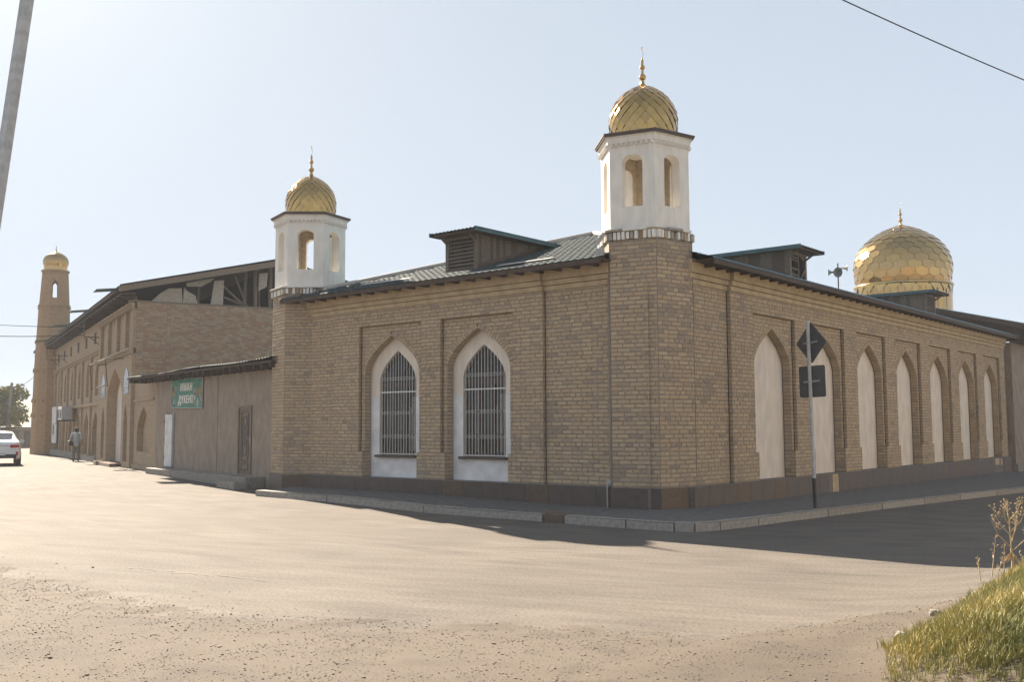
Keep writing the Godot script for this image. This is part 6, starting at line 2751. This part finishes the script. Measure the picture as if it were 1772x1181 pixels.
func build_poles_and_wires() -> void:
	rng.seed = 700
	# leaning post that crosses the upper left corner
	var base := Vector3(4.2, -0.02, 14.5)
	var t := thing("leaning_post", "grey leaning utility post crossing the top left corner of the picture", "utility pole", base)
	var to := Vector3(CAM.x - base.x, 0, CAM.z - base.z).normalized()
	var right := Vector3(to.z, 0, -to.x)
	var b := MB.new()
	var foot := Vector3(0, -0.2, 0) - right * 0.019
	var tip := right * 0.49 + Vector3(0, 5.2, 0)
	var ax := (tip - foot).normalized()
	var side := Vector3(0.3, 0, 1.0)
	side = (side - ax * side.dot(ax)).normalized()
	b.cbox(Vector3(0.062, foot.distance_to(tip), 0.055), 0.008, Transform3D(Basis(side.cross(ax) * -1.0, ax, side), (foot + tip) * 0.5))
	obj("shaft", b, M.post_paint, t)
	b = MB.new()
	for y: float in [1.4]:
		b.cbox(Vector3(0.07, 0.025, 0.063), 0.004, Transform3D(Basis(side.cross(ax) * -1.0, ax, side), foot + ax * (y + 0.2)))
	obj("strap", b, M.sign_back, t)
	b = MB.new()
	b.cbox(Vector3(0.6, 0.05, 0.05), 0.008, Transform3D(Basis(), foot + ax * 5.1))
	obj("crossarm", b, M.sign_back, t)
	# poles at the end of the street
	var p1 := thing("street_pole", "pale concrete utility pole standing left of the tall minaret", "utility pole", Vector3(-85.5, 0, -25.2))
	b = MB.new()
	b.tube([Vector3(-0.2, -0.5, 0.1), Vector3(0.12, 5.9, -0.2)], [0.17, 0.11], 10)
	obj("shaft", b, M.concrete, p1)
	b = MB.new()
	b.cbox(Vector3(0.9, 0.09, 0.09), 0.01, Transform3D(Basis(Vector3.UP, 0.7), Vector3(0.12, 5.5, -0.2)))
	obj("crossarm", b, M.sign_back, p1)
	var p2 := thing("street_pole", "thin leaning pole in front of the trees near the left edge of the picture", "utility pole", Vector3(-88.0, 0, -22.6))
	b = MB.new()
	b.tube([Vector3(-0.4, -0.5, 0.2), Vector3(0.35, 4.4, -0.35)], [0.10, 0.08], 8)
	obj("shaft", b, M.grey_wood, p2)
	b = MB.new()
	b.cbox(Vector3(1.0, 0.08, 0.08), 0.01, Transform3D(Basis(Vector3.UP, 0.6), Vector3(0.33, 4.2, -0.33)))
	obj("crossarm", b, M.grey_wood, p2)
	# wires
	wire("overhead_cable", "black cable crossing the sky in the top right corner", Vector3(3.2, 9.05, 1.7), Vector3(7.5, 7.65, -8.6), 0.12, 0.011)
	wire("street_wire", "upper of two wires running past the tall minaret to the brick building", Vector3(-60.0, 8.9, -3.0), Vector3(-35.4, 6.35, -6.6), 0.25, 0.014)
	wire("street_wire", "lower of two wires running past the tall minaret to the brick building", Vector3(-58.0, 8.2, -2.0), Vector3(-35.6, 6.0, -6.65), 0.45, 0.018)
	wire("street_wire", "thin wire between the two poles at the end of the street", Vector3(-87.7, 4.2, -22.9), Vector3(-85.4, 5.4, -25.3), 0.2, 0.02)
	wire("street_wire", "thin wire sagging left from the leaning pole before the trees", Vector3(-87.7, 4.2, -22.9), Vector3(-92.0, 3.4, -14.0), 0.5, 0.02)
	wire("street_wire", "thin wire from the concrete pole to the tall minaret", Vector3(-85.4, 5.4, -25.3), Vector3(-55.9, 6.2, -14.8), 0.5, 0.016)


func wire(called: String, label: String, a: Vector3, e: Vector3, sag: float, r: float) -> void:
	var b := MB.new()
	var path := []
	for i in 25:
		var f := i / 24.0
		path.append(a.lerp(e, f) - Vector3(0, sag * 4.0 * f * (1 - f), 0))
	b.tube(path, [r], 5)
	tag(obj(called, b, M.cable_black), label, "wire")


# ---------------------------------------------------------------- plants and small stones
func verge_y(x: float, z: float) -> float:
	return maxf(dirt_y(x, z), land(x, z))


func build_plants() -> void:
	rng.seed = 811
	# tufts of grass on the bank to the right
	var meshes := []
	for v in 3:
		var b := MB.new()
		for k in 9:
			var a := rng.randf() * TAU
			var lean := rng.randf_range(0.15, 0.75)
			var h := rng.randf_range(0.6, 1.0)
			var o := Vector3(rng.randfn() * 0.12, 0, rng.randfn() * 0.12)
			var dirv := Vector3(cos(a), 0, sin(a))
			var w := Vector3(-sin(a), 0, cos(a)) * 0.016
			var p1 := o + dirv * lean * 0.25 * h + Vector3.UP * h * 0.55
			var p2 := o + dirv * lean * 0.75 * h + Vector3.UP * h * (1.0 - lean * 0.25)
			b.quad(o - w, o + w, p1 + w * 0.8, p1 - w * 0.8)
			b.tri(p1 - w * 0.8, p1 + w * 0.8, p2)
		meshes.append(b.mesh())
	var pn := FastNoiseLite.new()
	pn.seed = 9
	pn.frequency = 0.55
	var xfs := [[], [], []]
	var cols := [[], [], []]
	var placed := 0
	for i in 170000:
		var x := rng.randf_range(6.9, 12.5)
		var z := rng.randf_range(2.2, 12.5)
		var m := mound(x, z)
		var n := pn.get_noise_2d(x, z)
		if m < 0.05 + 0.13 * n or placed > 60000:
			continue
		var dens := clampf(0.25 + m * 3.2 + n * 0.9, 0, 1)
		if m < 0.14 and rng.randf() < 0.35:
			continue
		if rng.randf() > dens:
			continue
		placed += 1
		var s := rng.randf_range(0.045, 0.125) * (0.7 + 0.6 * clampf(m / 0.3, 0, 1)) * (1.0 + 0.5 * n)
		var bs := Basis(Vector3.UP, rng.randf() * TAU) * Basis(Vector3.RIGHT, rng.randfn() * 0.18)
		bs = bs.scaled(Vector3(s * 1.35, s, s * 1.35))
		var v := rng.randi() % 3
		xfs[v].append(Transform3D(bs, Vector3(x, verge_y(x, z) - 0.01, z)))
		var yel := clampf(0.50 + n * 0.9 + rng.randfn() * 0.22 + 0.25 * ss(7.5, 4.5, z), 0, 1)
		var c := Color(0.12, 0.135, 0.034).lerp(Color(0.42, 0.34, 0.125), yel)
		cols[v].append(c)
	for v in 3:
		var o := stuff_multi("grass", meshes[v], M.grass, xfs[v], cols[v])
		tag(o, "yellow green grass growing over the bank at the lower right", "grass")
	# taller dry stalks at the back of the bank
	for i in 16:
		var x := rng.randf_range(6.75, 7.9)
		var z := rng.randf_range(3.6, 5.2)
		var b := MB.new()
		var h := rng.randf_range(0.22, 0.48)
		var lean := Vector3(rng.randfn() * 0.07, 0, rng.randfn() * 0.07)
		b.tube([Vector3.ZERO, lean * 0.5 + Vector3(0, h * 0.5, 0), lean + Vector3(0, h, 0)], [0.006, 0.004, 0.002], 4)
		for k in 12:
			var f := rng.randf_range(0.35, 1.0)
			var p := lean * f + Vector3(0, h * f, 0)
			var d := Vector3(rng.randfn(), 0.5 + rng.randf(), rng.randfn()).normalized() * rng.randf_range(0.02, 0.05)
			b.tube([p, p + d], [0.0025, 0.006], 4)
		var o := obj("dry_stalk", b, M.dry_stem)
		o.position = Vector3(x, verge_y(x, z) - 0.02, z)
		tag(o, "short dry brown stalk at the back edge of the grassy bank", "weed", "dry stalks at the back of the bank")
	# the tall dry umbel weed
	var w := thing("dry_weed", "tall dry branching weed with seed heads rising above the grassy bank", "weed", Vector3(6.98, verge_y(6.98, 4.3) - 0.03, 4.3))
	var top := 0.78
	var b := MB.new()
	b.tube([Vector3(0.0, 0, 0), Vector3(0.01, 0.2, 0), Vector3(0, 0.34, 0.0)], [0.020, 0.016, 0.012], 7)
	b.tube([Vector3(0, 0.34, 0), Vector3(-0.01, 0.6, 0), Vector3(-0.02, top, 0.01)], [0.009, 0.006, 0.003], 6)
	obj("stem", b, M.dry_stem, w)
	for i in 9:
		var y := 0.30 + 0.045 * i
		var a := i * 2.4
		var d := Vector3(cos(a), 0, sin(a))
		var l := 0.30 - 0.016 * i
		var e := Vector3(0, y, 0) + d * l * 0.75 + Vector3(0, l * 1.05, 0)
		b = MB.new()
		b.tube([Vector3(0, y, 0), Vector3(0, y, 0) + d * l * 0.5 + Vector3(0, l * 0.5, 0), e], [0.006, 0.005, 0.0025], 5)
		for k in 9:
			var q := Vector3(0, y, 0).lerp(e, rng.randf_range(0.55, 1.0)) + Vector3(0, 0.02, 0)
			var h := q + Vector3(rng.randfn(), 1.1 + rng.randf(), rng.randfn()).normalized() * rng.randf_range(0.03, 0.09)
			b.tube([q, h], [0.002, 0.0015], 4)
			b.lathe([Vector2(0, -0.008), Vector2(0.009, -0.002), Vector2(0.010, 0.006), Vector2(0, 0.012)], 6, Transform3D(Basis(), h))
		obj("branch", b, M.dry_stem, w)
	b = MB.new()
	for k in 7:
		var a := TAU * k / 7
		b.quad(Vector3(0, 0.30, 0), Vector3(cos(a) * 0.05, 0.26, sin(a) * 0.05), Vector3(cos(a + 0.3) * 0.09, 0.17, sin(a + 0.3) * 0.09), Vector3(cos(a + 0.5) * 0.03, 0.22, sin(a + 0.5) * 0.03))
	obj("withered_leaves", b, M.dry_stem, w)
	# loose stones
	var pale := grain(mat("pale_stone", lin(0.50, 0.46, 0.40), 0.9), M.coarse_tex, 0.15, M.bump_tex, 0.8)
	var k := 0
	for q: Array in [[7.20, 7.75, 0.042, "grey stone at the tip of the grassy bank"], [7.36, 9.05, 0.045, "rounded pale stone at the lower corner of the grassy bank"], [7.85, 7.3, 0.045, "small white stone lying in the grass of the bank"], [8.28, 9.1, 0.06, "white stone low in the grass near the bottom edge"]]:
		b = MB.new()
		rock(b, Vector3(q[2], q[2] * 0.7, q[2] * 0.85), 40 + k)
		var o := obj("stone", b, pale if k else M.concrete)
		o.position = Vector3(q[0], verge_y(q[0], q[1]) + q[2] * (0.4 if k < 2 else 1.6), q[1])
		o.rotation.y = k * 1.3
		tag(o, q[3], "stone")
		k += 1
	# gravel over the verge
	var gb := MB.new()
	rock(gb, Vector3(1, 0.7, 0.85), 3)
	var pm := mat("gravel", Color.WHITE, 0.95)
	pm.vertex_color_use_as_albedo = true
	var gx := []
	var gc := []
	for i in 150000:
		var x := rng.randf_range(-5.0, 9.5)
		var z := rng.randf_range(6.5, 14.2)
		var e := verge(x, z)
		if e < -1.3 or rng.randf() > ss(-0.7, 0.9, e) * 0.9 + 0.015:
			continue
		if e < 0.2 and rng.randf() < 0.75:
			continue
		if pn.get_noise_2d(x * 2.2 + 90, z * 2.2) < -0.22 + 0.25 * rng.randfn():
			continue
		if mound(x, z) > 0.2:
			continue
		var s := 0.002 + 0.005 * pow(rng.randf(), 5.0) + (0.009 * rng.randf() if rng.randf() < 0.012 else 0.0)
		gx.append(Transform3D(Basis(Vector3.UP, rng.randf() * TAU).scaled(Vector3(s, s * rng.randf_range(0.6, 1.0), s)), Vector3(x, verge_y(x, z) + s * 0.12, z)))
		var g := rng.randf()
		gc.append(Color(0.20, 0.162, 0.122).lerp(Color(0.11, 0.086, 0.066), g * g * g) if rng.randf() < 0.93 else Color(0.34, 0.32, 0.28))
	var go := stuff_multi("gravel", gb.mesh(), pm, gx, gc)
	tag(go, "small loose gravel and clods scattered over the dirt verge", "gravel")


# ---------------------------------------------------------------- house across the side street, out of the picture, whose sunny wall lights the mosque's long side
func build_house_opposite() -> void:
	rng.seed = 905
	var t := thing("street_house", "pale plastered house across the side street, outside the picture to the right", "house", Vector3(12.4, land(12.4, -10.0) - 0.1, -10.0))
	var b := MB.new()
	b.box(Vector3(0, -0.6, -15.0), Vector3(7.0, 3.9, 11.0))
	obj("wall", b, M.house_plaster, t)
	b = MB.new()
	b.box(Vector3(-0.05, -0.6, -15.05), Vector3(7.05, 0.45, 11.05))
	obj("plinth", b, M.concrete, t)
	b = MB.new()
	b.extrude(PackedVector2Array([Vector2(-0.5, 3.9), Vector2(7.5, 3.9), Vector2(3.5, 5.6)]), 27.0, Transform3D(Basis(), Vector3(0, 0, -15.5)))
	obj("roof", b, M.roof_metal_dusty, t)
	for i in 7:
		var z := -13.0 + 3.6 * i
		var w := Node3D.new()
		w.position = Vector3(0, 1.1, z)
		if i == 3:
			put(w, "door", t)
			b = MB.new()
			b.box(Vector3(-0.06, -0.9, -0.5), Vector3(0.02, 1.25, 0.5))
			obj("leaf", b, M.door_brown, w)
			continue
		put(w, "window", t)
		b = MB.new()
		for s: float in [-0.62, 0.62]:
			b.box(Vector3(-0.05, 0, s - 0.05), Vector3(0.02, 1.5, s + 0.05))
		for y: float in [0.0, 1.42]:
			b.box(Vector3(-0.048, y, -0.57), Vector3(0.02, y + 0.08, 0.57))
		b.box(Vector3(-0.04, 0.08, -0.03), Vector3(0.02, 1.42, 0.03))
		obj("frame", b, M.bar_white, w)
		b = MB.new()
		b.box(Vector3(-0.02, 0.08, -0.57), Vector3(0.01, 1.42, 0.57))
		obj("pane", b, M.blue_glass, w)
